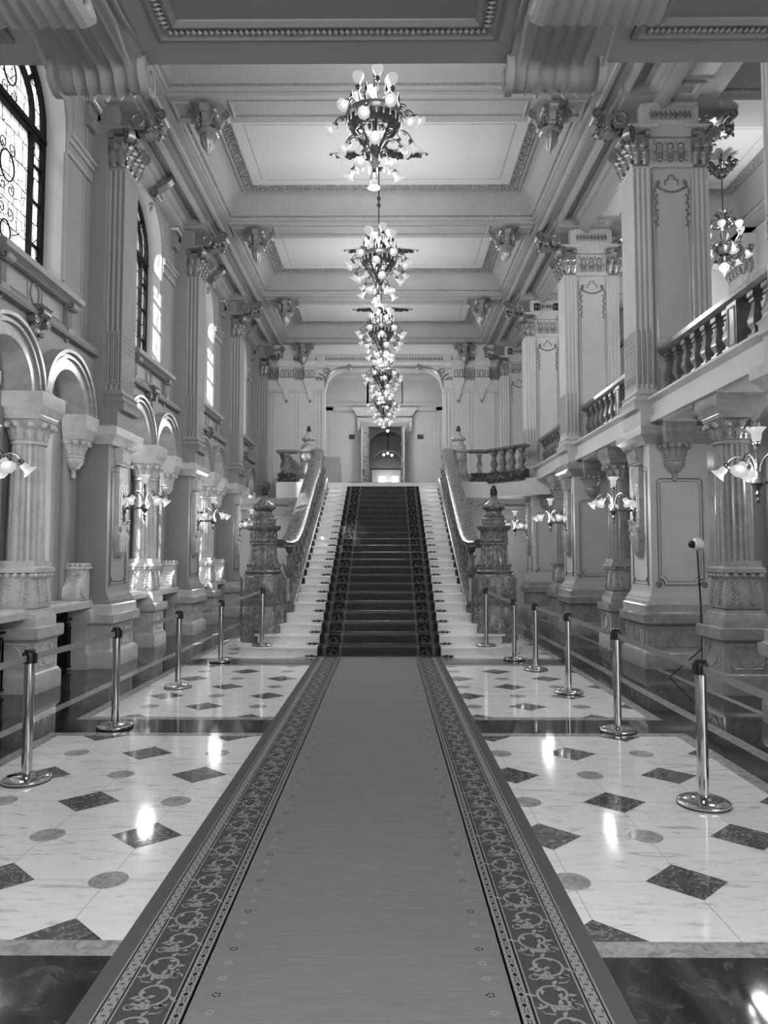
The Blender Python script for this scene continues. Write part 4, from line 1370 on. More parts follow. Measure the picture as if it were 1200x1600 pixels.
NL, NU = newel(True), newel(False)
place(NL, 'veined marble newel with bronze pine cone at the stair foot, window side', 'newel post', (-2.04, 12.7, 0.15), kind='thing')
place(NL, 'veined marble newel with bronze pine cone at the stair foot, gallery side', 'newel post', (2.0, 12.7, 0.15), kind='thing')
place(NU, 'upper marble newel with pine cone on the landing, window side of the stair', 'newel post', (-2.12, 20.45, ZL), kind='thing')
place(NU, 'upper marble newel with pine cone on the landing, gallery side of the stair', 'newel post', (2.14, 20.45, ZL), kind='thing')

def stair_balustrade():
    path = [(1.80, 12.86, 1.80), (1.72, 13.10, 1.79), (1.68, 13.4, 1.84), (1.67, 13.75, 1.95), (1.67, 14.2, 2.10), (1.70, 16.0, 2.84), (1.74, 18.0, 3.66), (1.78, 19.8, 4.40), (1.80, 20.1, 4.49), (1.90, 20.3, 4.50)]
    def sweep(pr):
        rs = []
        for i, p in enumerate(path):
            a, b = path[max(0, i - 1)], path[min(len(path) - 1, i + 1)]
            d = Vector(b) - Vector(a)
            sx = Vector((d.y, -d.x, 0)).normalized()
            rs.append([tuple(Vector(p) + sx * u + Vector((0, 0, w))) for u, w in pr])
        return MB().rings(rs)
    rail = sweep([(-0.14, 0.0), (-0.16, 0.03), (-0.16, 0.07), (-0.12, 0.10), (-0.06, 0.115), (0.06, 0.115), (0.12, 0.10), (0.16, 0.07), (0.16, 0.03), (0.14, 0.0), (0.08, -0.03), (-0.08, -0.03)])
    lo = lambda y: (0.15 + (y - YS) * RH / RT)
    zr = lambda y: next(a[2] + (b[2] - a[2]) * (y - a[1]) / (b[1] - a[1]) for a, b in zip(path, path[1:]) if a[1] <= y <= b[1] + 1e-6)
    st = MB()
    ys = [13.0 + k * 0.25 for k in range(30)]
    st.rings([[(1.55, y, lo(y) - 0.35), (1.82, y, lo(y) - 0.35), (1.82, y, lo(y) + 0.10), (1.79, y, lo(y) + 0.14), (1.58, y, lo(y) + 0.14), (1.55, y, lo(y) + 0.10)] for y in ys])
    st.rings([[(1.53, y, lo(y) + 0.02), (1.57, y, lo(y) + 0.02), (1.57, y, lo(y) + 0.08), (1.53, y, lo(y) + 0.06)] for y in ys])
    kids = [T('handrail', rail, 'breccia', ang=45), T('stringer', st, 'breccia')]
    k = 0
    y = 13.45
    while y < 20.0:
        z0, z1 = lo(y) + 0.12, zr(y) - 0.01
        h = z1 - z0
        b = MB()
        if k % 2 == 0:
            w = 0.075
            b.sq(0, 0, [(w * (0.75 if q in (1, 5) else 1) * s, h * t) for q, (s, t) in enumerate(((1, 0), (1, .14), (.55, .17), (.5, .24), (1.0, .4), (1.05, .5), (.55, .74), (.5, .8), (.9, .84), (1, .88), (1, 1)))])
            for s in (-1, 1):
                b.add(leaf(0.12, h * 0.3, 0.2, 0.15), tr(s * 0.06, 0, h * 0.3) @ rotz(0 if s > 0 else PI))
        else:
            r = min(0.12, h * 0.2)
            for zc in (h * 0.3, h * 0.68):
                b.tube([(0, r * cos(t * PI / 8), zc + r * sin(t * PI / 8)) for t in range(17)], 0.025, 6)
                b.ball((0, 0, zc), 0.05)
            b.tube([(0, 0, 0), (0, 0, h * .2)], 0.04, 6)
            b.tube([(0, 0, h * .8), (0, 0, h)], 0.04, 6)
            b.tube([(0, 0, h * .44), (0, 0, h * .54)], 0.05, 6)
        kids.append(T('baluster', b, 'breccia', at=tr(1.68, y, z0)))
        y += 0.21
        k += 1
    return T('stair_balustrade', kids=kids)
SB = stair_balustrade()
place(SB, 'carved marble stair balustrade with broad curved handrail, gallery side', 'balustrade', kind='thing')
place(SB, 'carved marble stair balustrade with broad curved handrail, window side', 'balustrade', flip=True, kind='thing')

# ------------------------------------------------------------------ landing with its side balconies
ld = MB()
def lslab(pts, z0=3.22, z1=ZL):
    ld.prism(pts, z0, z1 - 0.04)
    ld.prism(pts, z1 - 0.04, z1)
lslab([(-2.98, 20.2), (8.0, 20.2), (8.0, 31.0), (-2.98, 31.0)])
lslab([(1.56, 20.05), (2.95, 20.05), (3.75, 19.0), (4.4, 18.9), (4.4, 20.2), (1.56, 20.2)])
lslab([(-2.98, 20.05), (-1.56, 20.05), (-1.56, 20.2), (-2.98, 20.2)])
struct('floor_3', ld, 'plaster_pale', 'upper landing slab at the head of the stair with side balconies', 'landing')
for nm, p0, p1, s0 in (('front of the gallery-side balcony at the stair head', (2.45, 20.17), (2.95, 20.17), .28), ('slanting edge from the stair head to the gallery pier', (2.98, 20.1), (3.8, 19.02), .29),
                       ('front of the window-side balcony at the stair head', (-2.95, 20.17), (-2.45, 20.17), .28), ('flank of the window-side balcony, running to the end wall', (-2.86, 20.32), (-2.86, 23.9), .3)):
    b, loc, rz = balustrade(p0, p1, 3.62, 0.29, 0.08, 'breccia', BAL_D, 'dark_breccia', s0)
    place(b, 'dark veined marble balustrade on the ' + nm, 'balustrade', loc, rz, kind='thing')
def shoulder():
    o = MB()
    for s in (1,):
        o.loft([(1.6, 2.9, 20.1, 21.1, 3.22), (1.66, 2.75, 20.18, 21.1, 3.1), (1.7, 2.5, 20.25, 21.1, 2.95), (1.7, 2.25, 20.3, 21.1, 2.7)])
        o.add(volute(0.12, 0.2, 1), tr(2.6, 20.25, 3.1))
    return o
place(T('balcony_bracket', shoulder(), 'marble'), 'grey marble bracket under the landing balcony, gallery side', 'bracket')
place(T('balcony_bracket', shoulder(), 'marble'), 'grey marble bracket under the landing balcony, window side', 'bracket', flip=True)
wu = MB()
for x0, x1 in ((-4.5, -1.55), (1.55, 8.0)):
    wu.face([(x0, 21.2, 0), (x1, 21.2, 0), (x1, 21.2, 3.3), (x0, 21.2, 3.3)])
    wu.box(x0, x1, 21.1, 21.2, 2.7, 2.78)
    wu.box(x0, x1, 21.05, 21.2, 2.95, 3.05)
struct('wall_lower', wu, 'plaster', 'pale plaster wall under the landing behind the stair', 'wall')
dd = MB().box(-2.06, -1.86, 19.6, 19.66, 0, 2.5)
# ------------------------------------------------------------------ end wall of the hall, vestibule and door
YW = 24.25
wb = MB()
def facade(o, x0, x1, z0, z1, y):
    o.face([(x0, y, z0), (x1, y, z0), (x1, y, z1), (x0, y, z1)])
for s in (-1, 1):
    a, b = sorted((s * 2.02, s * 4.5))
    facade(wb, a, b, 3.2, 9.0, YW)
    wb.face([(s * 2.02, YW, 3.5), (s * 2.02, YW + 0.6, 3.5), (s * 2.02, YW + 0.6, 8.3), (s * 2.02, YW, 8.3)])
    wb.tube([(s * 2.1, YW - 0.01, ZL), (s * 2.1, YW - 0.01, 7.4)], 0.03, 6)
    wb.tube([(s * 2.22, YW - 0.01, ZL), (s * 2.22, YW - 0.01, 7.4)], 0.02, 6)
    for xa, xb in ((2.35, 2.9), (3.0, 3.75)):
        q = MB()
        xz_frame(q, YW - 0.01, min(s * xa, s * xb), max(s * xa, s * xb), 4.2, 7.2, 0.012, 0.02)
        wb.add(q)
    # cornice band and stepped brackets
    a, b = sorted((s * 2.02, s * 3.95))
    wb.loft([(a, b, YW - .04, YW, 7.12), (a, b, YW - .08, YW, 7.17), (a, b, YW - .12, YW, 7.22), (a, b, YW - .12, YW, 7.32), (a, b, YW - .16, YW, 7.38), (a, b, YW - .2, YW, 7.5), (a, b, YW - .1, YW, 7.54)])
    wb.loft([(a, b, YW - .1, YW, 7.92), (a, b, YW - .18, YW, 7.97), (a, b, YW - .2, YW, 8.14), (a, b, YW - .1, YW, 8.17), (a, b, YW - .1, YW, 8.34), (a, b, YW - .2, YW, 8.4), (a, b, YW - .25, YW, 8.7)])
    for cx, w in ((2.5, .2), (3.3, .26)):
        x = s * cx
        wb.loft([(x - .04, x + .04, YW - .04, YW, 6.85), (x - .06, x + .06, YW - .06, YW, 6.95), (x - .10, x + .10, YW - .10, YW, 7.1), (x - .11, x + .11, YW - .13, YW, 7.18), (x - w * .72, x + w * .72, YW - .18, YW, 7.3), (x - w, x + w, YW - .24, YW, 7.4), (x - w, x + w, YW - .3, YW, 7.54), (x - w + .02, x + w - .02, YW - .22, YW, 7.56), (x - w + .02, x + w - .02, YW - .22, YW, 7.92), (x - w - .02, x + w + .02, YW - .3, YW, 7.97), (x - w - .02, x + w + .02, YW - .32, YW, 8.14), (x - w + .02, x + w - .02, YW - .22, YW, 8.17), (x - w + .02, x + w - .02, YW - .22, YW, 8.4)])
n = 10
# flattened arch head with quadrant corners
def zarch(x):
    u = abs(x)
    return 7.95 if u < 1.35 else 7.95 - 0.7 + 0.7 * math.sqrt(max(0, 1 - ((u - 1.35) / 0.67) ** 2))
xs = [-2.02 + 4.04 * k / 40 for k in range(41)]
for a, b in zip(xs, xs[1:]):
    wb.face([(a, YW, zarch(a)), (b, YW, zarch(b)), (b, YW, 9.0), (a, YW, 9.0)])
    wb.face([(a, YW, zarch(a)), (b, YW, zarch(b)), (b, YW + 0.6, zarch(b)), (a, YW + 0.6, zarch(a))])
wb.loft([(-2.02, 2.02, YW - .05, YW, 8.02), (-2.02, 2.02, YW - .1, YW, 8.06), (-2.02, 2.02, YW - .12, YW, 8.14), (-2.02, 2.02, YW - .04, YW, 8.17), (-2.02, 2.02, YW - .04, YW, 8.34), (-2.02, 2.02, YW - .2, YW, 8.4), (-2.02, 2.02, YW - .26, YW, 8.7)])
wo = MB()
row(wo, (-2.0, YW - .1, 8.255), (2.0, YW - .1, 8.255), 0.09, 0.035, 0.04, 0.06)
wo.tube([(x, YW - 0.02, zarch(x) + 0.03) for x in xs], 0.04, 6)
for s in (-1, 1):
    p = spiral(s * 2.2, 7.5, 0.26, 0.05, PI / 2, s * 1.7, 26)
    wo.tube([(a, YW - 0.03, b) for a, b in p], 0.03, 5)
    p = spiral(s * 1.95, 7.85, 0.13, 0.04, -PI / 2, -s * 1.4, 20)
    wo.tube([(a, YW - 0.03, b) for a, b in p], 0.022, 5)
    wo.add(volute(0.1, 0.16, s), tr(s * 1.2, YW - 0.05, 7.98))
    row(wo, (s * 2.25, YW - .14, 8.255), (s * 3.9, YW - .14, 8.255), 0.09, 0.035, 0.04, 0.08)
    for k in range(9):
        x = s * (2.42 + k * 0.17)
        y = YW - (0.23 if abs(abs(x) - 2.5) < 0.2 or abs(abs(x) - 3.3) < 0.26 else 0.12)
        w = 0.045
        lp = [(x - w, 7.6)] + [(x - w * cos(PI * t / 6), 7.80 + w * sin(PI * t / 6)) for t in range(7)] + [(x + w, 7.6), (x - w, 7.6)]
        wo.tube([(q, y, z) for q, z in lp], 0.014, 4)
        for z in (7.62, 7.72, 7.85):
            bump(wo, (x + 0.085, y, z), 0.02, 0.02, 0.025)
    for cx in (2.5, 3.3):
        bump(wo, (s * cx, YW - .05, 6.82), 0.05, 0.05, 0.07)
struct('wall_back', wb, 'plaster', 'end wall of the hall with wide flattened arch above the landing', 'wall', kids=[T('carved_ornament', wo, 'relief')])

YV = 28.6
wv = MB()
for s in (-1, 1):
    a, b = sorted((0.02 + s * 0.66, s * 3.4))
    facade(wv, a, b, 3.5, 9.2, YV)
    wv.face([(s * 3.4, YW, 3.5), (s * 3.4, YV, 3.5), (s * 3.4, YV, 9.2), (s * 3.4, YW, 9.2)])
    wv.box(*sorted((s * 2.05, s * 2.5)), YV - 0.12, YV, ZL, 7.5)
    wv.tube([(s * 2.2, YV - .13, 4.2), (s * 2.2, YV - .13, 6.9)], 0.012, 4)
facade(wv, -0.72, 0.72, 6.72, 9.2, YV)
wv.loft([(-3.4, 3.4, YV - .03, YV, 7.3), (-3.4, 3.4, YV - .12, YV, 7.36), (-3.4, 3.4, YV - .12, YV, 7.5), (-3.4, 3.4, YV - .2, YV, 7.56), (-3.4, 3.4, YV - .2, YV, 7.62)])
wv.loft([(-3.4, 3.4, YV - .05, YV, 8.6), (-3.4, 3.4, YV - .2, YV, 8.75), (-3.4, 3.4, YV - .2, YV, 9.0)])
wv.face([(-3.4, YW, 9.1), (3.4, YW, 9.1), (3.4, YV, 9.1), (-3.4, YV, 9.1)])
wvo = MB()
row(wvo, (-3.4, YV - .1, 8.85), (3.4, YV - .1, 8.85), 0.16, 0.07, 0.06, 0.1, 0.3)
struct('wall_rear', wv, 'plaster', 'plain plaster wall around the double door beyond the arch', 'wall', kids=[T('leaf_frieze', wvo, 'relief')])

dcx = 0.0
cas = MB()
for s in (-1, 1):
    x = dcx + s * 0.76
    cas.box(x - 0.09, x + 0.09, YV - 0.10, YV, ZL, 6.8)
    cas.box(x + s * 0.10 - 0.05, x + s * 0.10 + 0.09, YV - 0.14, YV, ZL, 6.9)
cas.box(dcx - 0.85, dcx + 0.85, YV - 0.12, YV, 6.72, 6.88)
hd = MB()
hd.loft([(dcx - .95, dcx + .95, YV - .1, YV, 6.78), (dcx - .95, dcx + .95, YV - .1, YV, 7.06), (dcx - 1.1, dcx + 1.1, YV - .25, YV, 7.12), (dcx - 1.22, dcx + 1.22, YV - .36, YV, 7.3), (dcx - 1.3, dcx + 1.3, YV - .4, YV, 7.36), (dcx - 1.3, dcx + 1.3, YV - .4, YV, 7.42)])
for s in (-1, 1):
    x = dcx + s * 1.02
    hd.box(x - .06, x + .06, YV - .2, YV, 6.5, 7.06)
    hd.add(volute(0.07, 0.14, 1), tr(x, YV - .2, 6.98) @ rotz(PI / 2))
    hd.ball((x, YV - .12, 6.42), 0.06)
for k in range(12):
    hd.box(dcx - .6 + k * .1, dcx - .55 + k * .1, YV - .13, YV - .1, 6.84, 6.98)
lf = MB()
lf.box(0, 0.72, -0.03, 0.03, 0.0, 2.94)
lfp = MB()
for zz, h in ((0.15, 0.75), (1.05, 0.6), (1.8, 0.95)):
    for s in (-1, 1):
        xz_frame(lfp, s * 0.034, 0.12, 0.6, zz, zz + h, 0.014, 0.02)
        lfp.ball((0.36, s * 0.03, zz + h / 2), 0.07)
hnd = MB().box(0.62, 0.66, -0.07, 0.07, 1.1, 1.3)
def dleaf(x, a):
    return T('leaf', lf, 'wood', kids=[T('panel_moulding', lfp, 'relief'), T('handle', hnd, 'brass')], at=tr(x, YV - 0.02, ZL) @ rotz(a))
place(T('door', kids=[T('casing', cas, 'plaster_dark'), T('head', hd, 'plaster'), dleaf(dcx - 0.66, -1.90), dleaf(dcx + 0.70, -1.50)]), 'tall double door standing open at the head of the stair', 'door', kind='structure', name='door_1')

co = MB()
co.face([(-1.6, YV + .3, 3.5), (-1.6, 33.4, 3.5), (-1.6, 33.4, 8), (-1.6, YV + .3, 8)])
co.face([(1.8, YV + .3, 3.5), (1.8, 33.4, 3.5), (1.8, 33.4, 8), (1.8, YV + .3, 8)])
co.face([(-1.6, YV + .3, 8), (1.8, YV + .3, 8), (1.8, 33.4, 8), (-1.6, 33.4, 8)])
co.face([(-1.6, 33.4, 3.5), (1.8, 33.4, 3.5), (1.8, 33.4, 8), (-1.6, 33.4, 8)])
co.face([(-1.6, 28.4, 3.62), (1.8, 28.4, 3.62), (1.8, 33.4, 3.62), (-1.6, 33.4, 3.62)])
for s in (-1, 1):
    co.face([(s * 1.7 + .1, YV + .3, 3.5), (s * 0.8 + .1, YV + .05, 3.5), (s * 0.8 + .1, YV + .05, 8), (s * 1.7 + .1, YV + .3, 8)])
RY = Matrix(((0, 1, 0, 0.1), (1, 0, 0, 0), (0, 0, 1, 0), (0, 0, 0, 1)))
for yy, r, zs in ((29.6, 0.80, 5.95), (31.2, 0.72, 5.42)):
    q = MB()
    arch_ring(q, 0, zs, r, r + 0.06, yy, yy + 0.2, 24, zs - 3.5)
    q.v = [(b + 0.1, a, c) for a, b, c in q.v]
    co.add(q)
    for k in range(20):
        a0, a1 = PI * k / 20, PI * (k + 1) / 20
        co.face([(0.1 + (r + .1) * cos(a0), yy + .2, zs + (r + .02) * sin(a0)), (0.1 + (r + .1) * cos(a1), yy + .2, zs + (r + .02) * sin(a1)), (0.1 + (r + .1) * cos(a1), yy + .2, 8), (0.1 + (r + .1) * cos(a0), yy + .2, 8)])
struct('wall_inner', co, 'darkroom', 'dim arched corridor seen through the open double door', 'corridor')
fd = MB()
fd.box(-0.62, 0.72, 33.3, 33.38, ZL, 5.55)
fp = MB()
for x in (-0.30, 0.32):
    fp.box(x, x + 0.29, 33.26, 33.3, ZL + 0.9, ZL + 1.58)
place(T('door', fd, 'wood', kids=[T('glazed_panels', fp, 'bright_pane', label='two bright square panes')]), 'far double door with two bright panes at the end of the corridor', 'door', kind='structure', name='door_2')

for nm, x in (('on the window side of the double door', -1.30), ('on the gallery side of the double door', 1.42)):
    place(T('wall_box', MB().box(-0.12, 0.12, -0.03, 0.0, -0.09, 0.09), 'black'), 'small black wall box ' + nm, 'wall box', (x, YV, 6.32))
# plain block beside the stair head and a standing board
place(T('upholstered_bench', MB().loft([(-0.3, 0.3, -0.3, 0.3, 0), (-0.32, 0.32, -0.3, 0.3, 0.2), (-0.28, 0.28, -0.28, 0.28, 0.24)]), 'plaster_dark'), 'low grey bench on the landing, gallery side of the carpet head', 'bench', (1.55, 22.6, ZL))
place(T('screen_panel', MB().prism([(-0.5, 0), (0.5, 0), (0.42, 0.95), (-0.5, 1.0)], -0.06, 0.06, ax='y'), 'plaster_dark'), 'grey board standing on the landing, window side of the carpet head', 'board', (-1.75, 22.0, ZL))
# ------------------------------------------------------------------ lamps
def shade_mb():
    """tulip shade, mouth towards -z, origin at the gallery ring"""
    o = MB()
    pr = [(0.028, 0.0), (0.034, -0.02), (0.040, -0.05), (0.036, -0.062), (0.050, -0.085), (0.066, -0.105), (0.078, -0.115)]
    inner = [(r - 0.004, z) for r, z in reversed(pr)]
    o.rings([[(r * (1 + (0.06 * cos(8 * t) if z < -0.1 else 0)) * cos(t), r * (1 + (0.06 * cos(8 * t) if z < -0.1 else 0)) * sin(t), z) for t in [2 * PI * k / 24 for k in range(24)]] for r, z in pr + inner], cap=False)
    return o
def globe_mb():
    """upright rounded shade with open top"""
    o = MB()
    pr = [(0.022, 0), (0.024, 0.035), (0.04, 0.055), (0.060, 0.09), (0.072, 0.12), (0.071, 0.145), (0.058, 0.160), (0.054, 0.163)]
    o.rings([[(r * cos(t), r * sin(t), z) for t in [2 * PI * k / 20 for k in range(20)]] for r, z in pr + [(r - .004, z) for r, z in reversed(pr)]], cap=False)
    return o
SHADE = T('lamp_shade', shade_mb(), 'shade', ang=60)
BULB = T('bulb', MB().ball((0, 0, -0.07), 0.024, 8), 'bulb', ang=80)
HOLD = MB().lathe([(0.012, 0.05), (0.03, 0.035), (0.018, 0.02), (0.034, 0.0), (0.03, -0.012)], 10)
for k in range(6):
    bump(HOLD, (0.03 * cos(k * PI / 3), 0.03 * sin(k * PI / 3), 0.01), 0.014, 0.014, 0.014)
GLOBE = T('lamp_shade', globe_mb(), 'shade', ang=60)
BULB_UP = T('bulb', MB().ball((0, 0, 0.085), 0.024, 8), 'bulb', ang=80)

def arm_part(path, tip, tilt, up=False, r=0.008, mat='brass'):
    """an arm in the x-z plane ending in a holder, shade and bulb"""
    o = MB().tube([(x, 0, z) for x, z in path], r, 6)
    m = tr(tip[0], 0, tip[1]) @ Matrix.Rotation(tilt, 4, 'Y')
    o.add(HOLD, m @ (Matrix.Rotation(PI, 4, 'X') if up else Matrix()))
    mx, mz = path[len(path) // 2]
    q = spiral(mx, mz - 0.03, 0.03, 0.008, PI / 2, 1.3, 10)
    o.tube([(a, 0, b) for a, b in q], r * 0.6, 5)
    return T('arm', o, mat, kids=[(GLOBE if up else SHADE).copy_at(m), (BULB_UP if up else BULB).copy_at(m)])

def swan(x0, z0, x1, z1, h, n=10):
    return [(x0 + (x1 - x0) * (1 - cos(PI * t)) / 2, z0 + (z1 - z0) * t + h * sin(PI * t)) for t in [k / n for k in range(n + 1)]]

A_TOP = arm_part(swan(0.05, -0.02, 0.21, 0.42, -0.08), (0.21, 0.45), 0.0, up=True)
A_TOP2 = arm_part(swan(0.05, -0.02, 0.30, 0.30, -0.08), (0.30, 0.33), 0.0, up=True)
A_MID = arm_part(swan(0.34, 0.02, 0.51, -0.0, 0.10), (0.52, -0.0), -0.85)
A_MID2 = arm_part(swan(0.34, -0.05, 0.52, -0.14, 0.07), (0.52, -0.16), -0.75)
A_LOW = arm_part(swan(0.14, -0.30, 0.34, -0.36, 0.08), (0.35, -0.38), -0.8)
A_LOW2 = arm_part(swan(0.10, -0.46, 0.27, -0.58, 0.09), (0.28, -0.60), -0.6)
A_BOT = arm_part([(0, -0.70), (0, -0.73)], (0, -0.75), 0.0)

def chandelier(z_ceiling, seed):
    """origin at the drum centre"""
    rnd = random.Random(seed)
    rod = MB().tube([(0, 0, 0.3), (0, 0, z_ceiling)], 0.012, 8)
    for zz in (1.05, 1.18):
        if zz < z_ceiling:
            rod.lathe([(0.012, zz - .05), (0.035, zz - .02), (0.04, zz), (0.035, zz + .02), (0.012, zz + .05)], 12)
    rod.lathe([(0.01, -0.72), (0.04, -0.68), (0.02, -0.62), (0.05, -0.55), (0.07, -0.5), (0.04, -0.42), (0.03, -0.2), (0.02, 0.1), (0.05, 0.16), (0.02, 0.22), (0.03, 0.42), (0.015, 0.5)], 12)
    drum = MB()
    n = 16
    for r0, r1, z0, z1 in ((0.35, 0.335, 0.06, 0.03), (0.335, 0.33, 0.03, -0.02)):
        pass
    ring = lambda r, z: [(r * cos(2 * PI * k / n), r * sin(2 * PI * k / n), z) for k in range(n)]
    drum.rings([ring(0.345, 0.04), ring(0.36, 0.05), ring(0.36, 0.02), ring(0.345, 0.01), ring(0.335, -0.03), ring(0.30, -0.10), ring(0.25, -0.13), ring(0.24, -0.12), ring(0.29, -0.08), ring(0.325, -0.02), ring(0.33, 0.035)], closed=True, cap=False)
    rim = MB().rings([ring(0.342, 0.075), ring(0.368, 0.08), ring(0.372, 0.05), ring(0.36, 0.02), ring(0.35, 0.0), ring(0.342, 0.01), ring(0.335, 0.05), ring(0.342, 0.075)], cap=False)
    for k in range(8):
        a = 2 * PI * k / 8
        drum.tube([(0.33 * cos(a), 0.33 * sin(a), 0), (0.2 * cos(a), 0.2 * sin(a), 0.03), (0.03 * cos(a), 0.03 * sin(a), 0.1)], 0.012, 5)
        drum.tube([(0.26 * cos(a), 0.26 * sin(a), -0.12), (0.16 * cos(a), 0.16 * sin(a), -0.26), (0.12 * cos(a), 0.12 * sin(a), -0.32), (0.04 * cos(a), 0.04 * sin(a), -0.52)], [0.02, 0.018, 0.014, 0.01], 5)
        drum.add(MB().tube([(p, 0, q) for p, q in spiral(0.2, -0.16, 0.07, 0.015, 0, 1.4, 12)], 0.01, 5), rotz(a + .39))
    for k in range(n):
        a = 2 * PI * (k + .5) / n
        for zz in (-0.02, -0.07):
            bump(drum, (0.325 * cos(a) * (1 + zz), 0.325 * sin(a) * (1 + zz), zz), 0.02, 0.02, 0.025)
    crown = MB()
    for k in range(8):
        a = 2 * PI * (k + .5) / 8
        crown.tube([(0.34 * cos(a), 0.34 * sin(a), 0.04), (0.35 * cos(a), 0.35 * sin(a), 0.14), (0.32 * cos(a), 0.32 * sin(a), 0.22)], [0.018, 0.012, 0.014], 5)
        crown.lathe([(0.006, 0.20), (0.022, 0.24), (0.012, 0.28), (0.003, 0.34)], 6, 0.32 * cos(a), 0.32 * sin(a))
        crown.add(MB().tube([(p, 0, q) for p, q in spiral(0.36, 0.12, 0.06, 0.012, 0, 1.4, 12)], 0.008, 4), rotz(a))
        crown.add(MB().tube([(p, 0, q) for p, q in spiral(0.2, 0.14, 0.07, 0.012, 0, 1.4, 12)], 0.009, 4), rotz(a + .4))
    dr = MB().lathe([(0.002, -0.10), (0.009, -0.09), (0.009, -0.012), (0.004, -0.005), (0.002, 0)], 6)
    drop = T('crystal_drop', dr, 'crystal')
    kids = [T('rod', rod, 'bronze'), T('drum', drum, 'bronze', kids=[T('rim', rim, 'brass_pale')]), T('crown', crown, 'bronze')]
    for k in range(24):
        a = 2 * PI * k / 24
        kids.append(drop.copy_at(tr(0.352 * cos(a), 0.352 * sin(a), 0.015)))
    for k in range(10):
        a = 2 * PI * k / 10
        kids.append(drop.copy_at(tr(0.17 * cos(a), 0.17 * sin(a), -0.50)))
    j = lambda: rnd.uniform(-0.06, 0.06)
    for k in range(4):
        kids.append(A_TOP.copy_at(rotz(2 * PI * k / 4 + PI / 2 + .12 + j())))
        kids.append(A_TOP2.copy_at(rotz(2 * PI * (k + .5) / 4 + PI / 2 + j())))
    for k in range(6):
        kids.append(A_MID.copy_at(rotz(2 * PI * (k + .25) / 6 + PI / 2 + j() * .5)))
        kids.append(A_MID2.copy_at(rotz(2 * PI * (k + .75) / 6 + PI / 2 + j() * .5)))
    for k in range(5):
        kids.append(A_LOW.copy_at(rotz(2 * PI * k / 5 - PI / 2 + j())))
        kids.append(A_LOW2.copy_at(rotz(2 * PI * (k + .5) / 5 - PI / 2 + j())))
    kids.append(A_BOT)
    return T('chandelier', kids=kids)

def add_point(name, loc, watts, radius, parent_label=None):
    d = bpy.data.lights.new(name, 'POINT')
    d.energy = watts
    d.shadow_soft_size = radius
    o = bpy.data.objects.new(name, d)
    COL.objects.link(o)
    o.location = loc
    return o

CH_WHERE = ['largest-looking, over the runner', 'second in the row', 'third in the row', 'fourth in the row', 'smallest-looking, last in the row beyond the flattened arch']
for i, y in enumerate(YC + [26.3]):
    if i == 0:
        continue
    c = chandelier(2.05 if i < 5 else 1.9, i)
    if i == 1:
        CH1 = c
    place(c, 'many-armed bronze chandelier with lit tulip shades ' + CH_WHERE[i - 1], 'chandelier', (-0.03, y, 7.15), rot=0.1 * i, group='row of chandeliers down the hall')
    add_point('chandelier_light', (-0.03, y, 7.62), CHAND_W * (0.45 if i < 4 else 0.3), 0.28)
    add_point('chandelier_light', (-0.03, y, 6.30), CHAND_W * (0.55 if i < 4 else 0.35), 0.25)

def rosette():
    o = MB()
    o.lathe([(0.02, -0.14), (0.06, -0.1), (0.05, -0.06), (0.12, -0.04), (0.14, 0.0)], 16)
    for k in range(4):
        q = MB()
        L = 0.85 if k % 2 == 0 else 0.5
        for t in range(6):
            x = 0.14 + (L - 0.14) * t / 6
            w = 0.11 * (1 - t / 7)
            for s in (-1, 1):
                p = spiral(x + 0.05, s * w * 0.8, w * 0.7, w * 0.15, 0, s * 1.3, 10)
                q.tube([(a, b, -0.03 - 0.02 * (t % 2)) for a, b in p], 0.022 * (1 - t / 12), 4)
            bump(q, (x, 0, -0.03), 0.07, 0.04 + w * 0.4, 0.06)
        bump(q, (L + 0.03, 0, -0.02), 0.06, 0.04, 0.025)
        o.add(q, rotz(k * PI / 2))
    return T('ceiling_rosette', o, 'bronze')
RS = rosette()
for i, y in enumerate(YC):
    if i:
        place(RS, 'scrolled ceiling rosette above the %s hall chandelier' % ORD[i - 1], 'ceiling rosette', (-0.03, y, 9.2), group='rosettes above the hall chandeliers')

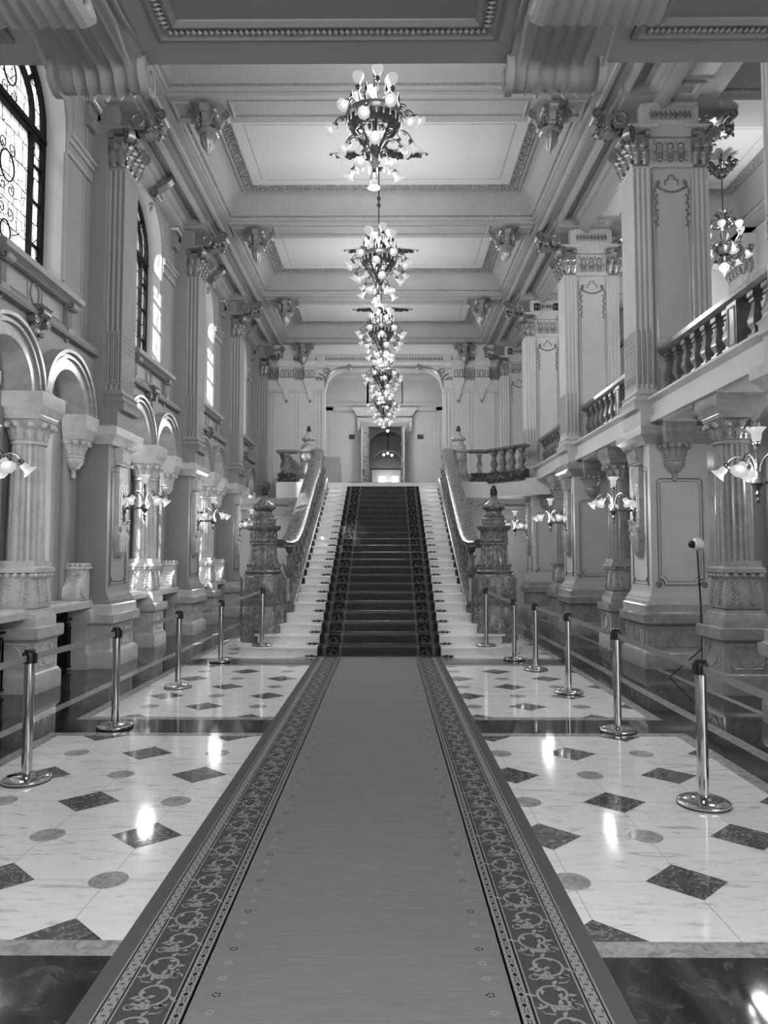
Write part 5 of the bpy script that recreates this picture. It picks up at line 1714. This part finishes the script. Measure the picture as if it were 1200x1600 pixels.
# chandelier over the gallery aisle
def aisle_chandelier():
    rod = MB().tube([(0, 0, 0.1), (0, 0, 1.66)], 0.012, 8)
    rod.lathe([(0.01, -0.5), (0.05, -0.4), (0.03, -0.3), (0.1, -0.15), (0.04, 0.0), (0.06, 0.12), (0.02, 0.25), (0.08, 0.42), (0.03, 0.5)], 16)
    fol = MB()
    for k in range(8):
        a = 2 * PI * k / 8
        fol.add(MB().tube([(p, 0, q) for p, q in spiral(0.14, 0.3, 0.09, 0.02, 0, 1.4, 12)], 0.012, 4), rotz(a))
        fol.add(leaf(0.1, 0.2, 0.5, 0.2), rotz(a) @ tr(0.06, 0, 0.35))
        fol.add(leaf(0.1, 0.2, 0.5, 0.2), rotz(a) @ tr(0.08, 0, -0.28))
    kids = [T('rod', rod, 'bronze'), T('foliage', fol, 'bronze')]
    up = arm_part(swan(0.05, -0.1, 0.32, 0.06, -0.1), (0.32, 0.08), 0.0, up=True, r=0.012)
    dn = arm_part(swan(0.05, -0.2, 0.36, -0.25, 0.12), (0.37, -0.28), -0.4, r=0.012)
    for k in range(6):
        kids.append(up.copy_at(rotz(k * PI / 3)))
        kids.append(dn.copy_at(rotz(k * PI / 3 + .5)))
    bt = MB().lathe([(0.01, -0.68), (0.02, -0.62), (0.085, -0.54), (0.09, -0.50), (0.04, -0.44)], 20)
    kids.append(T('bottom_globe', bt, 'lamp_far'))
    crown = MB().lathe([(0.02, 1.18), (0.10, 1.36), (0.12, 1.40)], 12)
    for k in range(8):
        crown.add(leaf(0.09, 0.18, 0.4, 0.2), rotz(k * PI / 4) @ tr(0.07, 0, 1.2) @ Matrix.Rotation(0.3, 4, 'Y'))
        crown.add(leaf(0.09, 0.16, 0.4, 0.2), rotz(k * PI / 4 + .4) @ tr(0.14, 0, 1.3) @ Matrix.Rotation(0.5, 4, 'Y'))
        crown.add(MB().tube([(p, 0, q) for p, q in spiral(0.22, 1.42, 0.06, 0.015, 0, 1.4, 12)], 0.015, 5), rotz(k * PI / 4 + .2))
    kids.append(T('ceiling_crown', crown, 'bronze'))
    return T('chandelier', kids=kids)
place(aisle_chandelier(), 'lit chandelier with round shades above the gallery, seen beside the largest gallery pier', 'chandelier', (6.35, 13.1, 7.45))
add_point('aisle_chandelier_light', (6.35, 12.5, 7.3), 60, 0.12)
add_point('aisle_chandelier_light', (6.35, 17.6, 7.3), 40, 0.12)

# ------------------------------------------------------------------ wall sconces
def sconce():
    pl = MB().lathe([(0.008, -0.24), (0.025, -0.19), (0.012, -0.13), (0.03, -0.07), (0.045, 0), (0.03, 0.07), (0.012, 0.13), (0.025, 0.17), (0.006, 0.22)], 12, 0.02)
    ar = MB().tube([(0.02, 0, 0), (0.3, 0, 0)], 0.014, 8)
    for x, r in ((0.09, 0.03), (0.2, 0.028)):
        e = MB().lathe([(0.012, -0.03), (r, 0), (0.012, 0.03)], 10)
        ar.add(e, tr(x, 0, 0) @ Matrix.Rotation(PI / 2, 4, 'Y'))
    bd = MB().lathe([(0.004, -0.20), (0.022, -0.17), (0.012, -0.14), (0.026, -0.11), (0.012, -0.08), (0.03, -0.05), (0.065, -0.01), (0.06, 0.03), (0.02, 0.06), (0.015, 0.3), (0.03, 0.33), (0.012, 0.37)], 16, 0.34)
    kids = [T('wall_plate', pl, 'brass'), T('bracket_arm', ar, 'brass'), T('body', bd, 'brass')]
    m = tr(0.34, 0, 0.38)
    up = MB().add(HOLD, m @ Matrix.Rotation(PI, 4, 'X'))
    tul = T('lamp_shade', MB().add(shade_mb(), Matrix.Rotation(PI, 4, 'X') @ Matrix.Scale(1.15, 4)), 'shade', at=m, ang=60)
    kids.append(T('upright_holder', up, 'brass', kids=[tul, BULB_UP.copy_at(m)]))
    a = arm_part(swan(0.03, 0.10, 0.26, 0.17, 0.12), (0.265, 0.16), -0.8, r=0.007)
    for k in range(5):
        kids.append(a.copy_at(tr(0.34, 0, 0) @ rotz(2 * PI * k / 5 + 0.6)))
    return T('wall_sconce', kids=kids)
SCO = sconce()
for i, y in enumerate(YP[1:5], 1):
    t = ORD[i - 1] + ' ' + UP
    place(SCO, 'brass wall sconce with lit tulip shades on the window side, %s' % t, 'wall sconce', (-3.94, y, 2.36), group='sconces on the window-side piers')
    place(SCO, 'brass wall sconce with lit tulip shades on the gallery side, %s' % t, 'wall sconce', (3.94, y, 2.32), flip=True, group='sconces on the gallery-side piers')
    for s in (-1, 1):
        add_point('sconce_light', (s * 3.5, y, 2.42), SCONCE_W, 0.1)
# lamps deeper in the lower aisle
for i, (x, y) in enumerate(((6.6, 15.6), (6.9, 20.0), (5.6, 8.0))):
    add_point('aisle_light', (x, y, 2.7), 16, 0.15)

for yy, z, n_, lb in ((29.3, 6.68, 1, 'single round lit lamp hanging high in the dim corridor'), (31.0, 5.93, 3, 'cluster of three round lit lamps deep in the dim corridor')):
    q = MB()
    for k in range(n_):
        q.ball((0.2 * cos(k * 2.1 + .5) if n_ > 1 else 0, 0.2 * sin(k * 2.1 + .5) if n_ > 1 else 0, 0.02 * k), 0.06, 12)
    place(T('ceiling_lamp', kids=[T('globe', q, 'lamp_far'), T('stem', MB().tube([(0, 0, 0.08), (0, 0, 8 - z)], 0.015), 'iron')]), lb, 'lamp', (0.12, yy, z))
add_point('corridor_light', (0.1, 32.6, 5.0), 12, 0.1)

# ------------------------------------------------------------------ grilles under the marble shelf
def grille():
    o = MB()
    for k in range(16):
        y = -0.525 + k * 0.07
        o.box(-0.01, 0.01, y - 0.007, y + 0.007, 0.05, 0.62)
    for k in range(15):
        y = -0.49 + k * 0.07
        o.tube([(0, y - 0.035 * cos(PI * t / 6), 0.62 + 0.06 * sin(PI * t / 6)) for t in range(7)], 0.008, 4)
    for z in (0.05, 0.3, 0.36, 0.72):
        o.box(-0.012, 0.012, -0.56, 0.56, z, z + 0.02)
    bk = MB().box(-0.12, -0.06, -0.58, 0.58, 0.0, 0.86)
    return T('radiator_grille', kids=[T('grid', o, 'iron'), T('recess', bk, 'iron')])
GR = grille()
for i, c in enumerate(YV4):
    for s, w in ((-1, 'before'), (1, 'after')):
        place(GR, 'black iron grille under the marble shelf, just %s the %s wall column' % (w, ORD[i]), 'grille', (-4.38, c + s * 0.90, 0), group='grilles under the marble shelf')

# ------------------------------------------------------------------ rope posts and belts
def post():
    b = MB().lathe([(0.165, 0), (0.17, 0.012), (0.168, 0.025), (0.15, 0.036), (0.09, 0.045), (0.045, 0.05), (0.03, 0.06)], 36)
    r = MB().lathe([(0.17, 0), (0.172, 0.006), (0.17, 0.012)], 36)
    p = MB().lathe([(0.036, 0.045), (0.036, 0.93)], 24)
    cp = MB().lathe([(0.038, 0.93), (0.040, 0.935), (0.040, 0.945), (0.034, 0.95)], 20)
    h = MB()
    h.lathe([(0.037, 0.85), (0.040, 0.853), (0.040, 0.925), (0.037, 0.93)], 20)
    for a in range(4):
        h.add(MB().box(0.03, 0.05, -0.014, 0.014, 0.85, 0.925), rotz(a * PI / 2))
    return T('barrier_post', kids=[T('base', b, 'chrome', kids=[T('rubber_ring', r, 'black')]), T('pole', p, 'chrome', ang=60), T('belt_cassette', h, 'black'), T('cap', cp, 'black')])
PO = post()
LP = [(-2.50, 3.55, 0), (-2.49, 5.36, 0), (-2.46, 6.99, 0), (-2.46, 9.06, 0), (-2.43, 11.21, 0)]
RP = [(2.16, 3.1, 0), (2.23, 4.89, 0), (2.29, 6.87, 0), (2.30, 8.76, 0), (2.25, 10.44, 0), (2.12, 11.45, 0)]
SL, SR = (-1.93, 11.98, RH), (1.75, 11.98, RH)
def labels(n, side):
    return ['chrome belt barrier post on the %s side of the runner, %s ' % (side, ORD[k]) + UP for k in range(n)]
for p, l in zip(LP[1:], labels(4, 'window')):
    place(PO, l, 'barrier post', p, group='chrome posts on the window side')
for p, l in zip(RP[1:], labels(5, 'gallery')):
    place(PO, l, 'barrier post', p, group='chrome posts on the gallery side')
place(PO, 'chrome belt barrier post standing on the bottom stair step, window side', 'barrier post', SL)
place(PO, 'chrome belt barrier post standing on the bottom stair step, gallery side', 'barrier post', SR)
for p, w in ((LP[0], 'window'), (RP[0], 'gallery')):
    place(PO, 'chrome belt barrier post by the entrance, before the first visible one on the %s side' % w, 'barrier post', p)
def belt(a, b):
    a, b = Vector(a) + Vector((0, 0, 0.89)), Vector(b) + Vector((0, 0, 0.89))
    L = (b - a).length
    d = (b - a) / L
    sd = Vector((-d.y, d.x, 0)).normalized() * 0.0015
    rs = []
    for k in range(13):
        t = k / 12
        p = a + d * (0.045 + (L - 0.09) * t) - a + Vector((0, 0, -0.006 * 4 * t * (1 - t)))
        rs.append([tuple(p + sd + Vector((0, 0, .024))), tuple(p + sd - Vector((0, 0, .024))), tuple(p - sd - Vector((0, 0, .024))), tuple(p - sd + Vector((0, 0, .024)))])
    return T('barrier_belt', MB().rings(rs), 'belt'), tuple(a)
BW = ['leaving the picture before the first post', 'between the first and second posts', 'between the second and third posts', 'between the third and fourth posts', 'between the fourth and fifth posts']
seq = LP + [SL]
for i in range(len(seq) - 1):
    b, l = belt(seq[i], seq[i + 1])
    place(b, 'grey retractable belt on the window side, ' + (BW[i] if i < 4 else 'rising to the post on the stair step'), 'barrier belt', l, group='belts on the window side')
seq = RP + [SR]
for i in range(len(seq) - 1):
    b, l = belt(seq[i], seq[i + 1])
    place(b, 'grey retractable belt on the gallery side, ' + (BW[i] if i < 5 else 'rising to the post on the stair step'), 'barrier belt', l, group='belts on the gallery side')

# ------------------------------------------------------------------ runner carpet with woven border
def flat_line(o, pts, w, z, mi, taper=False, cl=None):
    n = len(pts)
    for i in range(n - 1):
        (x0, y0), (x1, y1) = pts[i], pts[i + 1]
        d = math.hypot(x1 - x0, y1 - y0) or 1
        def nr(k):
            a, b = pts[max(k - 1, 0)], pts[min(k + 1, n - 1)]
            l = math.hypot(b[0] - a[0], b[1] - a[1]) or 1
            ww = w / 2 * ((1 - 0.8 * k / (n - 1)) if taper else 1)
            return -(b[1] - a[1]) / l * ww, (b[0] - a[0]) / l * ww
        a, b = nr(i), nr(i + 1)
        o.face([(x0 + a[0], y0 + a[1], z), (x0 - a[0], y0 - a[1], z), (x1 - b[0], y1 - b[1], z), (x1 + b[0], y1 + b[1], z)], mi)

def leaf2(cx, cy, a, L, w):
    """flat leaf outline"""
    p = []
    for k in range(7):
        t = k / 6
        p.append((t * L, w * sin(PI * t) * (1 + .25 * cos(t * 12))))
    p += [(t / 6 * L, -0.6 * w * sin(PI * t / 6)) for t in range(5, 0, -1)]
    return [(cx + x * cos(a) - y * sin(a), cy + x * sin(a) + y * cos(a)) for x, y in p]

def scroll_unit(o, cx, y0, L, W, z, mi, sg):
    """one repeat of the vine border: cx centre line, length L along y, band width W, sg swings the curve"""
    yc = y0 + L * 0.5
    R, RY = W * 0.44, L * 0.40
    def P(r, a):
        return cx + sg * r * R * cos(a), yc + r * RY * sin(a)
    main = [P(1 - 0.62 * (k / 22) ** 1.3, -2.3 + 6.6 * k / 22) for k in range(23)]
    flat_line(o, main, W * 0.055, z, mi)
    # link to the next turn of the vine
    flat_line(o, [P(1.0, 1.9), (cx + sg * R * -0.75, y0 + L * 0.90), (cx - sg * R * 0.9, y0 + L)], W * 0.05, z, mi, True)
    for k, (q, da, l) in enumerate(((1, 2.4, .26), (4, .7, .26), (7, -.6, .28), (10, 2.2, .22), (13, -.5, .24), (16, 2.3, .22), (19, .4, .22), (22, .9, .3), (22, -.8, .24), (22, 2.4, .2))):
        x, y = main[q]
        a = atan2(y - yc, x - cx) + da
        o.face([(p, q2, z + .0003) for p, q2 in leaf2(x, y, a, W * l, W * .055)], mi)
    # curl filling the free corner
    s = spiral(cx - sg * R * 0.72, y0 + L * 0.10, W * 0.13, W * 0.03, 0, -sg * 1.2, 12)
    flat_line(o, s, W * 0.045, z, mi, True)
    for a in (0.4, 1.5, 2.6):
        o.face([(p, q2, z + .0003) for p, q2 in leaf2(cx - sg * R * 0.1, y0 + L * 0.0, a, W * .2, W * .05)], mi)
        o.face([(p, q2, z + .0003) for p, q2 in leaf2(cx + sg * R * 0.75, y0 + L * 0.06, a + .4, W * .17, W * .04)], mi)

EB = [0, .075, .083, .090, .135, .142, .149, .335, .341, .351, .392, .398]
def carpet_bands(o, x0, x1, y0, y1, z, s, full=True):
    """woven lines of one border; s = -1 window side (edge at x0) or +1"""
    def B(a, b, mi, dz=0.0):
        xa, xb = sorted(((x0 + a), (x0 + b))) if s < 0 else sorted(((x1 - a), (x1 - b)))
        o.face([(xa, y0, z + dz), (xb, y0, z + dz), (xb, y1, z + dz), (xa, y1, z + dz)], mi)
        return xa, xb
    B(0, EB[1], 1)
    B(EB[1], EB[2], 3)
    B(EB[2], EB[3], 4)
    la = B(EB[3], EB[4], 3)
    B(EB[4], EB[5], 4)
    B(EB[5], EB[6], 3)
    fa = B(EB[6], EB[7], 2)
    B(EB[7], EB[8], 3)
    B(EB[8], EB[9], 4)
    lb = B(EB[9], EB[10], 3)
    B(EB[10], EB[11], 4)
    B(EB[11], EB[11] + 0.005, 3)
    return la, fa, lb

CW = 1.0
rc = MB()
y0, y1 = 0.8, YS - 0.03
h = 0.012
rc.loft([(-CW, CW, y0, y1, 0.0045), (-CW, CW, y0, y1, h - .003), (-CW + .006, CW - .006, y0, y1, h)], 0)
zt = h + 0.0006
rc.face([(-CW + .4, y0, zt), (CW - .4, y0, zt), (CW - .4, y1, zt), (-CW + .4, y1, zt)], 0)
borders = []
for s in (-1, 1):
    rb = MB()
    la, fa, lb = carpet_bands(rb, -CW + .004, CW - .004, y0, y1, zt, s)
    cx = (fa[0] + fa[1]) / 2
    W = fa[1] - fa[0]
    L = 0.19
    k, y = 0, y0
    while y + L < y1:
        scroll_unit(rb, cx, y, L, W * 1.0, zt + 0.0006, 3, s * (1 if k % 2 else -1))
        y += L
        k += 1
    y = y0 + 0.01
    while y < y1 - 0.04:
        a, b = la
        m = (a + b) / 2
        j = int(round(y / 0.032))
        if j % 2:
            rb.face([(m - .013, y, zt + .0005), (m, y - .006, zt + .0005), (m + .013, y, zt + .0005), (m, y + .006, zt + .0005)], 2)
        else:
            rb.face([(a + .004, y - .010, zt + .0005), (a + .010, y - .010, zt + .0005), (a + .010, y + .010, zt + .0005), (a + .004, y + .010, zt + .0005)], 2)
            rb.face([(b - .010, y - .010, zt + .0005), (b - .004, y - .010, zt + .0005), (b - .004, y + .010, zt + .0005), (b - .010, y + .010, zt + .0005)], 2)
        a, b = lb
        m = (a + b) / 2
        if j % 2:
            rb.face([(m - .011, y, zt + .0005), (m, y - .013, zt + .0005), (m + .011, y, zt + .0005), (m, y + .013, zt + .0005)], 4)
        else:
            for dx in (-.008, .004):
                for dy in (-.010, .002):
                    rb.face([(m + dx, y + dy, zt + .0005), (m + dx + .006, y + dy, zt + .0005), (m + dx + .006, y + dy + .008, zt + .0005), (m + dx, y + dy + .008, zt + .0005)], 4)
        rb.face([(a, y + .0148, zt + .0005), (b, y + .0148, zt + .0005), (b, y + .0168, zt + .0005), (a, y + .0168, zt + .0005)], 4)
        y += 0.032
    xr = s * (CW - 0.49)
    y, j = y0 + 0.1, 0
    while y < y1 - 0.1:
        ring = [(xr + 0.014 * cos(t * PI / 5), y + 0.011 * sin(t * PI / 5)) for t in range(11)]
        flat_line(rb, ring, 0.008, zt + 0.0006, 3 if j % 3 else 4)
        if j % 3 == 0:
            for t in range(5):
                a = t * 2 * PI / 5
                flat_line(rb, [(xr + .005 * cos(a), y + .005 * sin(a)), (xr + .018 * cos(a), y + .016 * sin(a))], 0.004, zt + 0.0008, 3)
        y += 0.105
        j += 1
    borders.append(rb)
CM = ['carpet', 'carpet_edge', 'carpet_dark', 'carpet_pat', 'carpet_black']
place(T('runner_carpet', rc, CM, kids=[T('woven_border', q, CM) for q in borders]), 'long grey runner carpet with scrolled borders leading to the stair', 'carpet', (0.03, 0, 0), rot=0.004)

# carpet on the stairs, folded over every step
sc_ = MB()
prof = []
for i in range(NR):
    y = YS + i * RT
    z = i * RH
    prof += [(y - 0.014, z + 0.012), (y - 0.020, z + RH - 0.03), (y - 0.016, z + RH + 0.002), (y - 0.004, z + RH + 0.012)]
    prof += [(y + RT - 0.02, z + RH + 0.012)]
prof += [(28.4, ZL + 0.012)]
SW = 0.99
def strip(xa, xb, mi, off=0.0):
    for (ya, za), (yb, zb) in zip(prof, prof[1:]):
        l = math.hypot(yb - ya, zb - za)
        ny, nz = -(zb - za) / l * off, (yb - ya) / l * off
        sc_.face([(xa, ya + ny, za + nz), (xb, ya + ny, za + nz), (xb, yb + ny, zb + nz), (xa, yb + ny, zb + nz)], mi)
for s in (-1, 1):
    e = EB
    ms = [1, 3, 4, 3, 4, 3, 2, 3, 4, 3, 4]
    for a, b, mi in zip(e, e[1:], ms):
        xa, xb = sorted((s * (SW - a), s * (SW - b)))
        strip(xa, xb, mi)
    # sides
    for (ya, za), (yb, zb) in zip(prof, prof[1:]):
        sc_.face([(s * SW, ya, za), (s * SW, yb, zb), (s * SW, yb + .004, zb - .012), (s * SW, ya + .004, za - .012)], 1)
strip(-(SW - .398), SW - .398, 0)
# woven vine on every riser and tread of the border
for i in range(NR):
    for s in (-1, 1):
        cx, W = s * (SW - .242), 0.186
        q = MB()
        scroll_unit(q, 0, 0, RH - 0.03, W, 0, 3, s * (1 if i % 2 else -1))
        yy = YS + i * RT - 0.0215
        b = len(sc_.v)
        sc_.v += [(cx + x, yy - z, i * RH + 0.015 + y) for x, y, z in q.v]
        sc_.f += [tuple(k + b for k in f) for f in q.f]
        sc_.m += [3] * len(q.f)
        if i < 16:
            q = MB()
            scroll_unit(q, 0, 0, RT - 0.06, W, 0, 3, -s * (1 if i % 2 else -1))
            b = len(sc_.v)
            sc_.v += [(cx + x, YS + i * RT + 0.01 + y, (i + 1) * RH + 0.0135 + z) for x, y, z in q.v]
            sc_.f += [tuple(k + b for k in f) for f in q.f]
            sc_.m += [3] * len(q.f)
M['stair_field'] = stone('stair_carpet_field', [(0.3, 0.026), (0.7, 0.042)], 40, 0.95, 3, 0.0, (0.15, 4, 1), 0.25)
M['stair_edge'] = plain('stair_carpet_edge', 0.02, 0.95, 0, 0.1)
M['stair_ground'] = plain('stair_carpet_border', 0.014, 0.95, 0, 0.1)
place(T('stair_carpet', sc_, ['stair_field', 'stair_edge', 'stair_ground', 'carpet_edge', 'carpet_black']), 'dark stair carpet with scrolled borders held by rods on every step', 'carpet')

rod = MB()
rod.tube([(-1.06, 0, 0), (1.06, 0, 0)], 0.007, 6)
ends = []
for s in (-1, 1):
    e = MB().lathe([(0.004, 0), (0.016, 0.02), (0.007, 0.035), (0.02, 0.06), (0.009, 0.08), (0.009, 0.12), (0.022, 0.14), (0.012, 0.17), (0.003, 0.21)], 10)
    f = MB().add(e, tr(s * 1.0, 0, 0) @ Matrix.Rotation(s * PI / 2, 4, 'Y'))
    f.box(*sorted((s * 1.07, s * 1.10)), -0.01, 0.02, -0.025, 0.025)
    ends.append(T('finial', f, 'bronze'))
ROD = T('carpet_rod', kids=[T('bar', rod, 'brass')] + ends)
NUM = ['bottom', 'second', 'third', 'fourth', 'fifth', 'sixth', 'seventh', 'eighth', 'ninth', 'tenth', 'eleventh', 'twelfth', 'thirteenth', 'fourteenth', 'fifteenth', 'sixteenth', 'seventeenth', 'eighteenth', 'nineteenth', 'twentieth', 'twenty-first', 'twenty-second', 'twenty-third', 'top']
for i in range(NR):
    place(ROD, 'bronze carpet rod with pointed ends at the foot of the %s stair riser' % NUM[i], 'carpet rod', (0, YS + i * RT - 0.024, i * RH + 0.02), group='rods holding the stair carpet')

# ------------------------------------------------------------------ security camera on its pole
cm = MB().lathe([(0.06, 0.0), (0.082, 0.015), (0.088, 0.05), (0.08, 0.09), (0.05, 0.12)], 24)
ey = MB().ball((0, 0, -0.02), 0.052, 16)
rc_ = tr(4.19, 9.55, 1.78) @ Matrix.Rotation(-PI / 2 - 0.1, 4, 'Y') @ Matrix.Rotation(PI, 4, 'X')
pm = MB().tube([(4.27, 9.6, 0.02), (4.26, 9.6, 1.0), (4.23, 9.6, 1.76)], 0.012, 8)
pm.ball((4.255, 9.6, 1.25), 0.02)
lg_ = [MB().tube([(4.27, 9.6, 0.42), (4.27 + 0.42 * cos(a), 9.6 + 0.42 * sin(a), 0.01)], 0.009, 6) for a in (PI * 0.8, -0.1, -PI * 0.45)]
place(T('security_camera', kids=[T('pole', pm, 'black')] + [T('leg', l, 'black') for l in lg_] + [T('housing', cm, 'white', at=tr(4.17, 9.56, 1.78) @ Matrix.Rotation(PI / 2, 4, 'Y'), label='white round camera housing'), T('lens_dome', ey, 'black', at=tr(4.17, 9.56, 1.78) @ Matrix.Rotation(PI / 2, 4, 'Y')),
      T('cable_box', MB().box(4.29, 4.36, 9.56, 9.62, 1.70, 1.82), 'plaster')]), 'white dome camera on a thin black tripod pole beside the marble gallery column', 'security camera', kind='thing')
